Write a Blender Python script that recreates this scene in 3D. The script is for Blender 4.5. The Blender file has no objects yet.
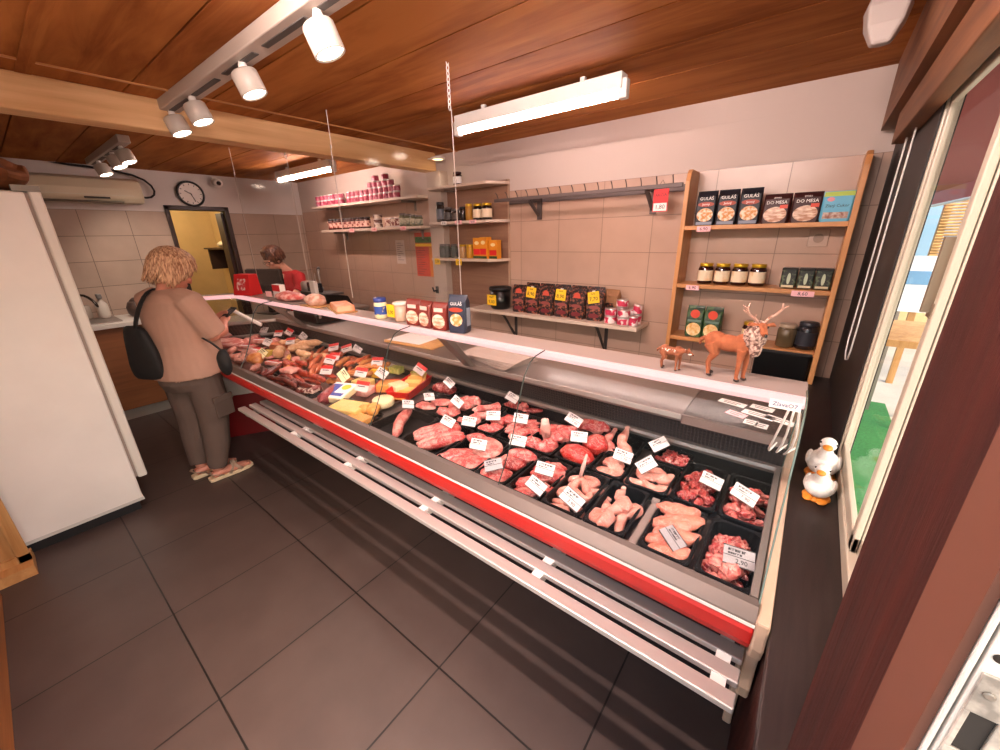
import bpy, bmesh, math, random
from mathutils import Vector, Matrix, Euler, noise
random.seed(7)
PI = math.pi
SC = bpy.context.scene
COL = SC.collection
R = math.radians

# ------------------------------------------------------------------ materials
def lin(h):
    h = h.lstrip('#')
    out = []
    for i in (0, 2, 4):
        c = int(h[i:i+2], 16)/255
        out.append(c/12.92 if c <= .04045 else ((c+.055)/1.055)**2.4)
    return tuple(out)+(1,)
MATS = {}
def sc_(c, k): return tuple(min(1, max(0, v*k)) for v in c[:3])+(1,)
def M(name, col, rough=.5, metal=0., var=0., vs=10., stretch=(1, 1, 1), col2=None, bump=0., bs=60., emit=0., ecol=None, coat=0., lo=.35, hi=.65, detail=4., sss=0.):
    if name in MATS: return MATS[name]
    m = bpy.data.materials.new(name); m.use_nodes = True
    nt = m.node_tree; N = nt.nodes; L = nt.links
    p = N['Principled BSDF']
    c = lin(col) if isinstance(col, str) else col
    p.inputs['Base Color'].default_value = c
    p.inputs['Roughness'].default_value = rough
    p.inputs['Metallic'].default_value = metal
    p.inputs['Coat Weight'].default_value = coat
    if sss:
        p.inputs['Subsurface Weight'].default_value = sss
        p.inputs['Subsurface Scale'].default_value = .01
        p.inputs['Subsurface Radius'].default_value = (1, .4, .3)
    if emit:
        p.inputs['Emission Color'].default_value = lin(ecol) if ecol else c
        p.inputs['Emission Strength'].default_value = emit
    if var or bump or col2:
        tc = N.new('ShaderNodeTexCoord'); mp = N.new('ShaderNodeMapping')
        mp.inputs['Scale'].default_value = stretch
        L.new(tc.outputs['Object'], mp.inputs['Vector'])
    if var or col2:
        nz = N.new('ShaderNodeTexNoise'); nz.inputs['Scale'].default_value = vs; nz.inputs['Detail'].default_value = detail
        L.new(mp.outputs['Vector'], nz.inputs['Vector'])
        rp = N.new('ShaderNodeValToRGB')
        rp.color_ramp.elements[0].position = lo; rp.color_ramp.elements[1].position = hi
        c2 = (lin(col2) if isinstance(col2, str) else col2) if col2 else None
        rp.color_ramp.elements[0].color = c if c2 else sc_(c, 1-var)
        rp.color_ramp.elements[1].color = c2 if c2 else sc_(c, 1+var)
        L.new(nz.outputs['Fac'], rp.inputs['Fac']); L.new(rp.outputs['Color'], p.inputs['Base Color'])
    if bump:
        nb = N.new('ShaderNodeTexNoise'); nb.inputs['Scale'].default_value = bs; nb.inputs['Detail'].default_value = 3
        L.new(mp.outputs['Vector'], nb.inputs['Vector'])
        b = N.new('ShaderNodeBump'); b.inputs['Strength'].default_value = bump; b.inputs['Distance'].default_value = .01
        L.new(nb.outputs['Fac'], b.inputs['Height']); L.new(b.outputs['Normal'], p.inputs['Normal'])
    MATS[name] = m
    return m
def glass(name, tint=(1, 1, 1, 1), ior=1.45, boost=1., rough=.02):
    if name in MATS: return MATS[name]
    m = bpy.data.materials.new(name); m.use_nodes = True
    nt = m.node_tree; N = nt.nodes; L = nt.links; N.clear()
    o = N.new('ShaderNodeOutputMaterial'); mx = N.new('ShaderNodeMixShader')
    t = N.new('ShaderNodeBsdfTransparent'); t.inputs['Color'].default_value = tint
    g = N.new('ShaderNodeBsdfGlossy'); g.inputs['Roughness'].default_value = rough
    f = N.new('ShaderNodeFresnel'); f.inputs['IOR'].default_value = ior
    ml = N.new('ShaderNodeMath'); ml.operation = 'MULTIPLY'; ml.inputs[1].default_value = boost
    L.new(f.outputs[0], ml.inputs[0]); L.new(ml.outputs[0], mx.inputs[0])
    L.new(t.outputs[0], mx.inputs[1]); L.new(g.outputs[0], mx.inputs[2]); L.new(mx.outputs[0], o.inputs[0])
    MATS[name] = m
    return m
def tilemat(name, axes, w, h, x0, z0, c1, c2, grout, rough=.35, gap=.003, zcut=None, cpaint=None, mottled=.06):
    """tiles laid in a plane spanned by two object axes; above zcut plain paint"""
    m = bpy.data.materials.new(name); m.use_nodes = True
    nt = m.node_tree; N = nt.nodes; L = nt.links; p = N['Principled BSDF']
    tc = N.new('ShaderNodeTexCoord'); sp = N.new('ShaderNodeSeparateXYZ'); L.new(tc.outputs['Object'], sp.inputs[0])
    def edge(ax, w, o):
        a = N.new('ShaderNodeMath'); a.operation = 'SUBTRACT'; a.inputs[1].default_value = o; L.new(sp.outputs[ax], a.inputs[0])
        d = N.new('ShaderNodeMath'); d.operation = 'DIVIDE'; d.inputs[1].default_value = w; L.new(a.outputs[0], d.inputs[0])
        pp = N.new('ShaderNodeMath'); pp.operation = 'PINGPONG'; pp.inputs[1].default_value = .5; L.new(d.outputs[0], pp.inputs[0])
        l = N.new('ShaderNodeMath'); l.operation = 'LESS_THAN'; l.inputs[1].default_value = gap/w; L.new(pp.outputs[0], l.inputs[0])
        f = N.new('ShaderNodeMath'); f.operation = 'FLOOR'; L.new(d.outputs[0], f.inputs[0])
        return l, f
    la, fa = edge(axes[0], w, x0); lb, fb = edge(axes[1], h, z0)
    mx = N.new('ShaderNodeMath'); mx.operation = 'MAXIMUM'; L.new(la.outputs[0], mx.inputs[0]); L.new(lb.outputs[0], mx.inputs[1])
    cb = N.new('ShaderNodeCombineXYZ'); L.new(fa.outputs[0], cb.inputs[0]); L.new(fb.outputs[0], cb.inputs[1])
    wn = N.new('ShaderNodeTexWhiteNoise'); wn.noise_dimensions = '3D'; L.new(cb.outputs[0], wn.inputs['Vector'])
    nz = N.new('ShaderNodeTexNoise'); nz.inputs['Scale'].default_value = 5; nz.inputs['Detail'].default_value = 8; L.new(tc.outputs['Object'], nz.inputs['Vector'])
    av = N.new('ShaderNodeMath'); av.operation = 'MULTIPLY_ADD'; av.inputs[1].default_value = .35; L.new(wn.outputs['Value'], av.inputs[0]); 
    sb = N.new('ShaderNodeMath'); sb.operation = 'MULTIPLY_ADD'; sb.inputs[1].default_value = 1.4; sb.inputs[2].default_value = -.4; L.new(nz.outputs['Fac'], sb.inputs[0]); L.new(sb.outputs[0], av.inputs[2])
    cm = N.new('ShaderNodeMix'); cm.data_type = 'RGBA'; L.new(av.outputs[0], cm.inputs['Factor']); cm.inputs['A'].default_value = lin(c1); cm.inputs['B'].default_value = lin(c2)
    gm = N.new('ShaderNodeMix'); gm.data_type = 'RGBA'; L.new(mx.outputs[0], gm.inputs['Factor']); L.new(cm.outputs['Result'], gm.inputs['A']); gm.inputs['B'].default_value = lin(grout)
    last = gm
    p.inputs['Roughness'].default_value = rough
    if zcut is not None:
        g = N.new('ShaderNodeMath'); g.operation = 'GREATER_THAN'; g.inputs[1].default_value = zcut; L.new(sp.outputs[2], g.inputs[0])
        pm = N.new('ShaderNodeMix'); pm.data_type = 'RGBA'; L.new(g.outputs[0], pm.inputs['Factor']); L.new(gm.outputs['Result'], pm.inputs['A']); pm.inputs['B'].default_value = lin(cpaint)
        last = pm
        ra = N.new('ShaderNodeMath'); ra.operation = 'MULTIPLY_ADD'; ra.inputs[1].default_value = .45; ra.inputs[2].default_value = rough; L.new(g.outputs[0], ra.inputs[0]); L.new(ra.outputs[0], p.inputs['Roughness'])
    L.new(last.outputs['Result'], p.inputs['Base Color'])
    bp = N.new('ShaderNodeBump'); bp.inputs['Strength'].default_value = .4; bp.inputs['Distance'].default_value = -.003
    L.new(mx.outputs[0], bp.inputs['Height']); L.new(bp.outputs['Normal'], p.inputs['Normal'])
    return m
def wood(name, dark, light, axis=0, rough=.5, scale=1., bump=.15, fine=14., board=None):
    """long grain along one object axis; board=(axis,pitch,offset): tone changes board by board"""
    if name in MATS: return MATS[name]
    m = bpy.data.materials.new(name); m.use_nodes = True
    nt = m.node_tree; N = nt.nodes; L = nt.links; p = N['Principled BSDF']
    tc = N.new('ShaderNodeTexCoord')
    src = tc.outputs['Object']
    mp = N.new('ShaderNodeMapping'); s = [fine*scale]*3; s[axis] = .9*scale; mp.inputs['Scale'].default_value = s; L.new(src, mp.inputs['Vector'])
    nz = N.new('ShaderNodeTexNoise'); nz.inputs['Scale'].default_value = 1.6; nz.inputs['Detail'].default_value = 7; nz.inputs['Roughness'].default_value = .62; nz.inputs['Distortion'].default_value = .6
    L.new(mp.outputs['Vector'], nz.inputs['Vector'])
    mp2 = N.new('ShaderNodeMapping'); s2 = [3.5*scale]*3; s2[axis] = 1.1*scale; mp2.inputs['Scale'].default_value = s2; L.new(src, mp2.inputs['Vector'])
    n2 = N.new('ShaderNodeTexNoise'); n2.inputs['Scale'].default_value = 1.; n2.inputs['Detail'].default_value = 3; L.new(mp2.outputs['Vector'], n2.inputs['Vector'])
    ad = N.new('ShaderNodeMath'); ad.operation = 'ADD'; L.new(nz.outputs['Fac'], ad.inputs[0]); L.new(n2.outputs['Fac'], ad.inputs[1])
    fac = ad.outputs[0]
    if board:
        sp = N.new('ShaderNodeSeparateXYZ'); L.new(src, sp.inputs[0])
        a = N.new('ShaderNodeMath'); a.operation = 'SUBTRACT'; a.inputs[1].default_value = board[2]; L.new(sp.outputs[board[0]], a.inputs[0])
        d = N.new('ShaderNodeMath'); d.operation = 'DIVIDE'; d.inputs[1].default_value = board[1]; L.new(a.outputs[0], d.inputs[0])
        f = N.new('ShaderNodeMath'); f.operation = 'FLOOR'; L.new(d.outputs[0], f.inputs[0])
        wn = N.new('ShaderNodeTexWhiteNoise'); wn.noise_dimensions = '1D'; L.new(f.outputs[0], wn.inputs['W'])
        ma = N.new('ShaderNodeMath'); ma.operation = 'MULTIPLY_ADD'; ma.inputs[1].default_value = .22; L.new(wn.outputs['Value'], ma.inputs[0]); L.new(fac, ma.inputs[2])
        m2 = N.new('ShaderNodeMath'); m2.operation = 'SUBTRACT'; m2.inputs[1].default_value = .11; L.new(ma.outputs[0], m2.inputs[0]); fac = m2.outputs[0]
    rp = N.new('ShaderNodeValToRGB'); rp.color_ramp.elements[0].position = .72/2*1.; rp.color_ramp.elements[1].position = .62
    hf = N.new('ShaderNodeMath'); hf.operation = 'MULTIPLY'; hf.inputs[1].default_value = .5; L.new(fac, hf.inputs[0])
    rp.color_ramp.elements[0].color = lin(dark); rp.color_ramp.elements[1].color = lin(light)
    L.new(hf.outputs[0], rp.inputs['Fac']); L.new(rp.outputs['Color'], p.inputs['Base Color'])
    p.inputs['Roughness'].default_value = rough
    if bump:
        b = N.new('ShaderNodeBump'); b.inputs['Strength'].default_value = bump; b.inputs['Distance'].default_value = .01
        L.new(nz.outputs['Fac'], b.inputs['Height']); L.new(b.outputs['Normal'], p.inputs['Normal'])
    MATS[name] = m
    return m
def meshmat(name, ca, cb, w):
    """perforated metal: dark holes in a grid along x and z"""
    m = bpy.data.materials.new(name); m.use_nodes = True
    nt = m.node_tree; N = nt.nodes; L = nt.links; p = N['Principled BSDF']
    tc = N.new('ShaderNodeTexCoord'); sp = N.new('ShaderNodeSeparateXYZ'); L.new(tc.outputs['Object'], sp.inputs[0])
    o = []
    for ax in (0, 2):
        d = N.new('ShaderNodeMath'); d.operation = 'DIVIDE'; d.inputs[1].default_value = w; L.new(sp.outputs[ax], d.inputs[0])
        pp = N.new('ShaderNodeMath'); pp.operation = 'PINGPONG'; pp.inputs[1].default_value = .5; L.new(d.outputs[0], pp.inputs[0])
        l = N.new('ShaderNodeMath'); l.operation = 'GREATER_THAN'; l.inputs[1].default_value = .16; L.new(pp.outputs[0], l.inputs[0]); o.append(l)
    mn = N.new('ShaderNodeMath'); mn.operation = 'MINIMUM'; L.new(o[0].outputs[0], mn.inputs[0]); L.new(o[1].outputs[0], mn.inputs[1])
    cm = N.new('ShaderNodeMix'); cm.data_type = 'RGBA'; L.new(mn.outputs[0], cm.inputs['Factor']); cm.inputs['A'].default_value = lin(ca); cm.inputs['B'].default_value = lin(cb)
    L.new(cm.outputs['Result'], p.inputs['Base Color']); p.inputs['Roughness'].default_value = .5
    return m

# ------------------------------------------------------------------ mesh builder
class MB:
    def __init__(s): s.bm = bmesh.new(); s.mi = 0
    def _f(s, vs):
        try:
            f = s.bm.faces.new(vs); f.material_index = s.mi; return f
        except ValueError: return None
    def box(s, x0, y0, z0, x1, y1, z1, mat=None):
        P = [(x0, y0, z0), (x1, y0, z0), (x1, y1, z0), (x0, y1, z0), (x0, y0, z1), (x1, y0, z1), (x1, y1, z1), (x0, y1, z1)]
        v = [s.bm.verts.new(mat @ Vector(p) if mat else p) for p in P]
        for q in ((0, 3, 2, 1), (4, 5, 6, 7), (0, 1, 5, 4), (1, 2, 6, 5), (2, 3, 7, 6), (3, 0, 4, 7)): s._f([v[i] for i in q])
        return s
    def rings(s, rings, closed=True, cap=True, loop=False):
        V = [[s.bm.verts.new(p) for p in r] for r in rings]
        n = len(V[0]); rr = len(V)
        for i in range(rr if loop else rr-1):
            a, b = V[i], V[(i+1) % rr]
            for j in range(n if closed else n-1):
                s._f([a[j], a[(j+1) % n], b[(j+1) % n], b[j]])
        if cap and not loop:
            s._f(list(reversed(V[0]))); s._f(V[-1])
        return s
    def tube(s, pts, rad, seg=8, cap=True, flat=1.):
        pts = [Vector(p) for p in pts]; n = len(pts)
        if not hasattr(rad, '__len__'): rad = [rad]*n
        rings = []; up = None
        for i, p in enumerate(pts):
            t = (pts[min(i+1, n-1)]-pts[max(i-1, 0)]).normalized()
            if up is None:
                up = Vector((0, 0, 1)) if abs(t.z) < .9 else Vector((0, 1, 0))
            a = t.cross(up)
            if a.length < 1e-4: a = t.cross(Vector((1, 0, 0)))
            a.normalize(); b = a.cross(t).normalized(); up = b
            rings.append([p+a*(math.cos(2*PI*k/seg)*rad[i])+b*(math.sin(2*PI*k/seg)*rad[i]*flat) for k in range(seg)])
        return s.rings(rings, cap=cap)
    def lathe(s, prof, seg=20, at=(0, 0, 0), mat=None, cap=True):
        rings = []
        for r, z in prof:
            ring = [Vector((at[0]+r*math.cos(2*PI*k/seg), at[1]+r*math.sin(2*PI*k/seg), at[2]+z)) for k in range(seg)]
            if mat: ring = [mat @ p for p in ring]
            rings.append(ring)
        return s.rings(rings, cap=cap)
    def ell(s, c, r, mat=None, u=14, v=9):
        c = Vector(c)
        if not hasattr(r, '__len__'): r = (r, r, r)
        rings = []
        for i in range(v+1):
            th = PI*(i+.02)/(v+.04)
            ring = []
            for k in range(u):
                p = Vector((r[0]*math.sin(th)*math.cos(2*PI*k/u), r[1]*math.sin(th)*math.sin(2*PI*k/u), -r[2]*math.cos(th)))
                if mat: p = mat @ p
                ring.append(c+p)
            rings.append(ring)
        return s.rings(rings)
    def prism(s, poly, axis, a, b):
        def mk(p, v):
            q = [0, 0, 0]; o = [i for i in range(3) if i != axis]; q[o[0]], q[o[1]] = p; q[axis] = v; return q
        return s.rings([[mk(p, a) for p in poly], [mk(p, b) for p in poly]])
    def noise(s, amp, scale, seed=0):
        o = Vector((seed*3.7, seed*1.3, seed*7.1))
        for v in s.bm.verts:
            v.co += noise.noise_vector(v.co*scale+o)*amp
        return s
    def mesh(s, name, mats, smooth=False):
        bmesh.ops.recalc_face_normals(s.bm, faces=s.bm.faces[:])
        me = bpy.data.meshes.new(name); s.bm.to_mesh(me); s.bm.free()
        for m in (mats if isinstance(mats, (list, tuple)) else [mats]): me.materials.append(m)
        if smooth:
            for p in me.polygons: p.use_smooth = True
        return me
def raw(name, me, parent=None, loc=(0, 0, 0), rot=(0, 0, 0), sca=(1, 1, 1)):
    o = bpy.data.objects.new(name, me); COL.objects.link(o)
    o.location = loc; o.rotation_euler = rot; o.scale = sca
    if parent: o.parent = parent
    return o
def obj(name, mb, mats, parent=None, smooth=False, bevel=0., sub=0, label=None, loc=(0, 0, 0), rot=(0, 0, 0)):
    o = raw(name, mb.mesh(name, mats, smooth), parent, loc, rot)
    if bevel:
        b = o.modifiers.new('bevel', 'BEVEL'); b.width = bevel; b.segments = 2; b.limit_method = 'ANGLE'; b.angle_limit = R(40)
    if sub:
        b = o.modifiers.new('sub', 'SUBSURF'); b.levels = sub; b.render_levels = sub
    if label: o['label'] = label
    return o
def tag(o, label, cat, group=None):
    o['label'] = label; o['category'] = cat
    if group: o['group'] = group
    return o
def thing(name, label, cat, loc=(0, 0, 0), rz=0., group=None):
    o = bpy.data.objects.new(name, None); COL.objects.link(o); o.empty_display_size = .05
    o.location = loc; o.rotation_euler = (0, 0, rz)
    return tag(o, label, cat, group)
def struct(name, mb, mats, **k):
    o = obj(name, mb, mats, **k)
    if not k.get('parent'): o['kind'] = 'structure'
    return o
def dup(root, loc, rz=None, label=None, group=None, sca=None):
    r = root.copy(); COL.objects.link(r); r.location = loc
    if rz is not None: r.rotation_euler = (r.rotation_euler[0], r.rotation_euler[1], rz)
    if sca: r.scale = (sca, sca, sca)
    if label: r['label'] = label
    if group: r['group'] = group
    for ch in list(root.children):
        c = ch.copy(); COL.objects.link(c); c.parent = r
        for g in ch.children:
            d = g.copy(); COL.objects.link(d); d.parent = c
    return r
def baked(o):
    """replace an object's mesh by its evaluated one"""
    dg = bpy.context.evaluated_depsgraph_get(); dg.update()
    me = bpy.data.meshes.new_from_object(o.evaluated_get(dg)); o.modifiers.clear(); old = o.data; o.data = me
    return me
def remesh(name, mb, mats, voxel, parent=None, smooth_it=4, label=None, dec=None):
    o = obj(name, mb, mats, parent=None, smooth=True)
    m = o.modifiers.new('r', 'REMESH'); m.mode = 'VOXEL'; m.voxel_size = voxel; m.use_smooth_shade = True
    if smooth_it:
        s = o.modifiers.new('s', 'SMOOTH'); s.factor = .5; s.iterations = smooth_it
    me = baked(o)
    me.materials.clear()
    for k in (mats if isinstance(mats, (list, tuple)) else [mats]): me.materials.append(k)
    for p in me.polygons: p.use_smooth = True
    if parent: o.parent = parent
    if label: o['label'] = label
    return o
TXT = {}
def text_mesh(s, size, mat, depth=.0004):
    key = (s, size, mat.name)
    if key in TXT: return TXT[key]
    cu = bpy.data.curves.new('lettering', 'FONT'); cu.body = s; cu.size = size; cu.align_x = 'CENTER'; cu.align_y = 'CENTER'; cu.extrude = depth; cu.resolution_u = 2
    o = bpy.data.objects.new('lettering', cu); COL.objects.link(o)
    dg = bpy.context.evaluated_depsgraph_get(); dg.update()
    me = bpy.data.meshes.new_from_object(o.evaluated_get(dg))
    bpy.data.objects.remove(o); me.materials.clear(); me.materials.append(mat)
    TXT[key] = me
    return me
def letter(parent, s, size, mat, loc, rot=(PI/2, 0, 0), name='lettering'):
    return raw(name, text_mesh(s, size, mat), parent, loc, rot)

# ------------------------------------------------------------------ palette
white = M('white_enamel', '#e6e2dc', .35, var=.03, vs=3)
whitep = M('white_plastic', '#e8e4de', .4)
paper = M('white_paper', '#efe9e4', .7)
black = M('black_plastic', '#0c0b0c', .28)
blackm = M('black_matt', '#121012', .6)
ink = M('ink', '#15131a', .6)
steel = M('stainless_steel', '#a89f99', .44, .85, var=.05, vs=4)
alu = M('brushed_aluminium', '#98908a', .42, .75)
greym = M('grey_metal_panel', '#7f7b7a', .45, .4)
redp = M('red_enamel', '#b8140c', .4)
dred = M('dark_red_plinth', '#7a0d12', .4)
cream = M('cream_plastic', '#b89c86', .5)
yell = M('yellow_card', '#efc020', .6)
pinkc = M('pink_card', '#f0b8bc', .6)
redcard = M('red_card', '#cf1f22', .55)
gold = M('gold_lid', '#c9a227', .35, .6)
case_glass = glass('case_glass', (.985, .99, .987, 1), 1.45, .06, .14)
acryl = glass('clear_acrylic', (.985, .985, .985, 1), 1.4, .08, .1)
jar_glass = glass('jar_glass', (.86, .86, .84, 1), 1.45)
tube_on = M('lit_tube', '#fff0f4', .4, emit=58., ecol='#ffdfda')
case_on = M('lit_case_tube', '#fff0f4', .4, emit=22., ecol='#ffdcd4')
strip_on = M('lit_light_strip', '#8c7474', .4, emit=.85, ecol='#ffc2c2')
spot_on = M('lit_spot', '#fff2e0', .4, emit=14., ecol='#ffe6cf')
PLY = wood('plywood', '#9a6a36', '#c99a62', 2, .6)
PINE = wood('pine_beam', '#c6945e', '#eac28e', 1, .55, scale=.8)
SHELF = wood('orange_beech_laminate', '#b87c48', '#d29a62', 2, .4, bump=.03)
SHELFX = wood('orange_beech_board', '#b0743e', '#cc925a', 0, .4, bump=.03)
LAM = wood('brown_laminate', '#7a5644', '#93705a', 0, .5, bump=.03)
LAMS = M('pale_shelf_board', '#cbb6a4', .5)
DARKW = wood('dark_stained_timber', '#1f0805', '#3c130b', 2, .65, scale=1.6, bump=.5, fine=26)
BLKW = M('black_stained_wood', '#171110', .55, var=.3, vs=6, stretch=(14, 1.2, 14), bump=.1)
FASC = wood('weathered_fascia', '#5e3820', '#8a5a38', 1, .6)
CEIL = wood('ceiling_board', '#7c4420', '#b4743e', 0, .62, scale=1., bump=.08, fine=7, board=(1, .328, .35))

CEIL.node_tree.nodes['Principled BSDF'].inputs['Specular IOR Level'].default_value = .03
DARKW.node_tree.nodes['Principled BSDF'].inputs['Specular IOR Level'].default_value = .2
# ------------------------------------------------------------------ the room
XF, YB, ZC, XR, YN = -5.68, 2.90, 2.40, .20, -.45
floor_m = tilemat('floor_tiles', (0, 1), .6, .6, -1.507, .10, '#453733', '#53443f', '#17110f', .42, .0035)
struct('floor', MB().box(-7.6, -.56, -.1, .25, 3.02, 0), floor_m)
# ceiling: boards along the room with open joints
cb = MB(); cb.box(-6, -.6, 2.425, .25, 3.02, 2.45)
y = .35-.328*3
while y < 3.05:
    cb.box(-6, y+.004, ZC, .25, min(y+.324, 3.02), 2.425); y += .328
struct('ceiling', cb, CEIL)
bs = MB()
for k in range(10): 
    yy = .35-.328*3+.328*k
    if k in (2, 3): bs.box(-2.9, yy-.03, 2.392, .2, yy+.02, ZC)
struct('trim_1', bs, CEIL)
struct('trim_2', MB().box(-2.73, -.45, 2.394, -2.715, 2.9, ZC), wood('thin_batten', '#a8703c', '#c48a54', 1))
tw = tilemat('wall_tiles', (0, 2), .365, .242, -1.66, 2.03, '#ab8d7b', '#bb9b87', '#836a5c', .3, .0022, 2.03, '#c2b2a8')
struct('wall_back', MB().box(-5.9, YB, 0, .24, YB+.12, 2.45), tw)
tf = tilemat('far_wall_tiles', (1, 2), .362, .242, .70, 2.0, '#a08b7d', '#b49c8c', '#64544b', .3, .0025, 2.0, '#d2cac6')
wf = MB(); wf.box(XF-.12, -.6, 0, XF, 1.40, 2.45); wf.box(XF-.12, 1.985, 0, XF, 3.1, 2.45); wf.box(XF-.12, 1.40, 2.035, XF, 1.985, 2.45)
struct('wall_left', wf, tf)
# pale pier on the back wall under the beam end
struct('wall_pier', MB().box(-3.04, 2.80, 0, -2.86, YB, 2.25), M('pier_paint', '#b8a698', .7))
# the back room seen through the doorway
br = MB(); br.box(-7.5, .9, 0, -7.42, 3.0, 2.45); br.box(-7.5, .9, 0, XF-.12, .98, 2.45); br.box(-7.5, 2.34, 0, XF-.12, 2.42, 2.45); br.box(-7.5, .9, 2.40, XF-.12, 2.6, 2.45)
struct('wall_backroom', br, M('yellow_plaster', '#c8ab78', .8, var=.05, vs=5))
dm = MB()
dk = M('dark_brown_frame', '#2a1512', .45)
for y0, y1 in ((1.385, 1.425), (1.955, 2.0)): dm.box(XF-.13, y0, 0, XF+.02, y1, 2.06)
dm.box(XF-.13, 1.385, 2.02, XF+.02, 2.0, 2.065)
d1 = struct('door_1', dm, dk, bevel=.004)
struct('door_leaf', MB().box(XF-.22, 1.925, 0, XF-.05, 1.96, 2.0), dk, parent=d1)
# near wall with its plywood lining; the entrance is in the right wall beside the camera
struct('wall_near', MB().box(-6, YN-.1, 0, -1.0, YN, 2.45).box(-1.0, YN-.1, 2.15, .6, YN, 2.45), M('near_wall_paint', '#d6cabd', .8))  # unseen opening past its right end, added to let more daylight in
struct('baseboard_near', MB().box(-2.95, YN, 0, -1.0, -.405, .22), wood('near_skirting', '#9a5c2c', '#c08048', 0))

# ------------------------------------------------------------------ right wall: sill, window, post, fascia, entrance
wr = MB()
wr.box(.15, .60, 0, .24, 3.02, .82)                 # below the sill
wr.box(XR, 1.78, .82, .24, 3.02, 2.45)              # black boarded strip beside the window
wr.box(XR, .32, 2.06, .24, 1.80, 2.45)              # above the window
struct('wall_right', wr, BLKW)
struct('wall_entry', MB().box(.15, -.45, 2.12, .34, .32, 2.45), BLKW)
struct('trim_3', MB().box(.078, .56, .815, .215, 2.88, .85), M('dark_sill_board', '#241917', .42, var=.25, vs=5, stretch=(16, 1, 16), bump=.08), bevel=.003)
struct('trim_4', MB().box(.082, .57, 0, .15, 2.86, .815), DARKW)
struct('trim_5', MB().box(.111, .32, 0, .27, .566, 2.4), DARKW, bevel=.006)     # timber post beside the entrance
struct('trim_6', MB().box(.13, -.45, 2.12, .25, 2.86, 2.40), FASC)               # timber over the window
struct('trim_7', MB().box(.155, -.45, 2.0, .20, 2.45, 2.115), FASC, bevel=.004)   # curtain board
pvc = M('white_upvc', '#bcb2a0', .35)
wn = MB()
X0, X1, WY0, WY1, WZ0, WZ1 = .205, .236, .60, 1.80, .85, 2.06
for a in ((WY0, WZ0, WY1, WZ0+.05), (WY0, WZ1-.03, WY1, WZ1), (WY1-.03, WZ0, WY1, WZ1), (WY0, WZ0, WY0+.05, WZ1)): wn.box(X0, a[0], a[1], X1, a[2], a[3])
w1 = struct('window_1', wn, pvc, bevel=.004)
sh = MB()
for y0, y1 in ((1.16, 1.772), (.65, 1.19)):
    xx = .210 if y1 > 1.5 else .226
    for a in ((y0, WZ0+.05, y1, WZ0+.095), (y0, WZ1-.065, y1, WZ1-.03), (y0, WZ0+.05, y0+.035, WZ1-.03), (y1-.03, WZ0+.05, y1, WZ1-.03)): sh.box(xx, a[0], a[1], xx+.014, a[2], a[3])
struct('window_sash', sh, pvc, parent=w1, bevel=.003)
gl = MB(); gl.box(.215, 1.19, .94, .218, 1.745, 2.0); gl.box(.231, .68, .94, .234, 1.16, 2.0)
struct('window_pane', gl, glass('window_glass', (.96, .98, .97, 1), 1.45, .10), parent=w1)
struct('window_latch', MB().box(.208, 1.17, 1.50, .225, 1.21, 1.53).box(.195, 1.185, 1.51, .212, 1.20, 1.66), M('latch_metal', '#8d7f6c', .4, .6), parent=w1)
# entrance jamb: white profile on the near side of the post with its strike plate
jm = MB(); jm.box(.1022, .2545, 0, .1044, .30, 2.12); jm.box(.1052, .2535, 0, .30, .319, 2.12)
jb = struct('door_2', jm, M('white_door_profile', '#d8d3cc', .4, bump=.05, bs=300), bevel=.0012)
struct('door_seal', MB().box(.0975, .2575, 0, .1018, .3195, 2.12).box(.1018, .30, 0, .1105, .3195, 2.12), M('brown_seal', '#5a3324', .6), parent=jb)
sp_m = M('worn_strike_plate', '#a8a29a', .5, .4, var=.4, vs=90)
pl = MB()
for q in ((1.27, 1.412), (1.441, 1.468)): pl.box(.1066, .2518, q[0], .136, .2535, q[1])
pl.box(.1066, .2518, 1.412, .1092, .2535, 1.441); pl.box(.1185, .2518, 1.412, .136, .2535, 1.441)
stp = struct('strike_plate', pl, sp_m, parent=jb, bevel=.0006)
struct('latch_hole', MB().box(.1092, .2532, 1.412, .1185, .2534, 1.441), M('latch_hole_dark', '#1c1714', .6), parent=stp)
for sx, sz in ((.1115, 1.456), (.1115, 1.396), (.122, 1.452)):
    struct('screw', MB().lathe([(.0024, 0), (.0024, .0006), (.0016, .001)], 12, mat=Matrix.Translation((sx, .2518, sz)) @ Matrix.Rotation(PI/2, 4, 'X')), M('screw_metal', '#8c867e', .4, .8), parent=stp)
struct('screw', MB().lathe([(.0026, 0), (.0026, .0006), (.0018, .001)], 12, mat=Matrix.Translation((.1095, .2535, 1.479)) @ Matrix.Rotation(PI/2, 4, 'X')), M('dark_screw', '#3c3530', .4, .8), parent=jb)
# cord loop of the window blind
t = thing('blind_cord', 'white looped blind cord hanging on the black boards beside the window', 'cord', (.19, 2.2, 1.2))
pts = []
for i in range(25):
    a = i/24
    if a < .42: pts.append((-.004, .10, .82-1.0*a/.42+.18))
    elif a < .58:
        q = (a-.42)/.16*PI; pts.append((-.004, .10*math.cos(q), -.0-.06*math.sin(q)))
    else: pts.append((-.004, -.10, (a-.58)/.42*.82))
obj('cord', MB().tube(pts, .003, 6), whitep, t, True)

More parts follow.
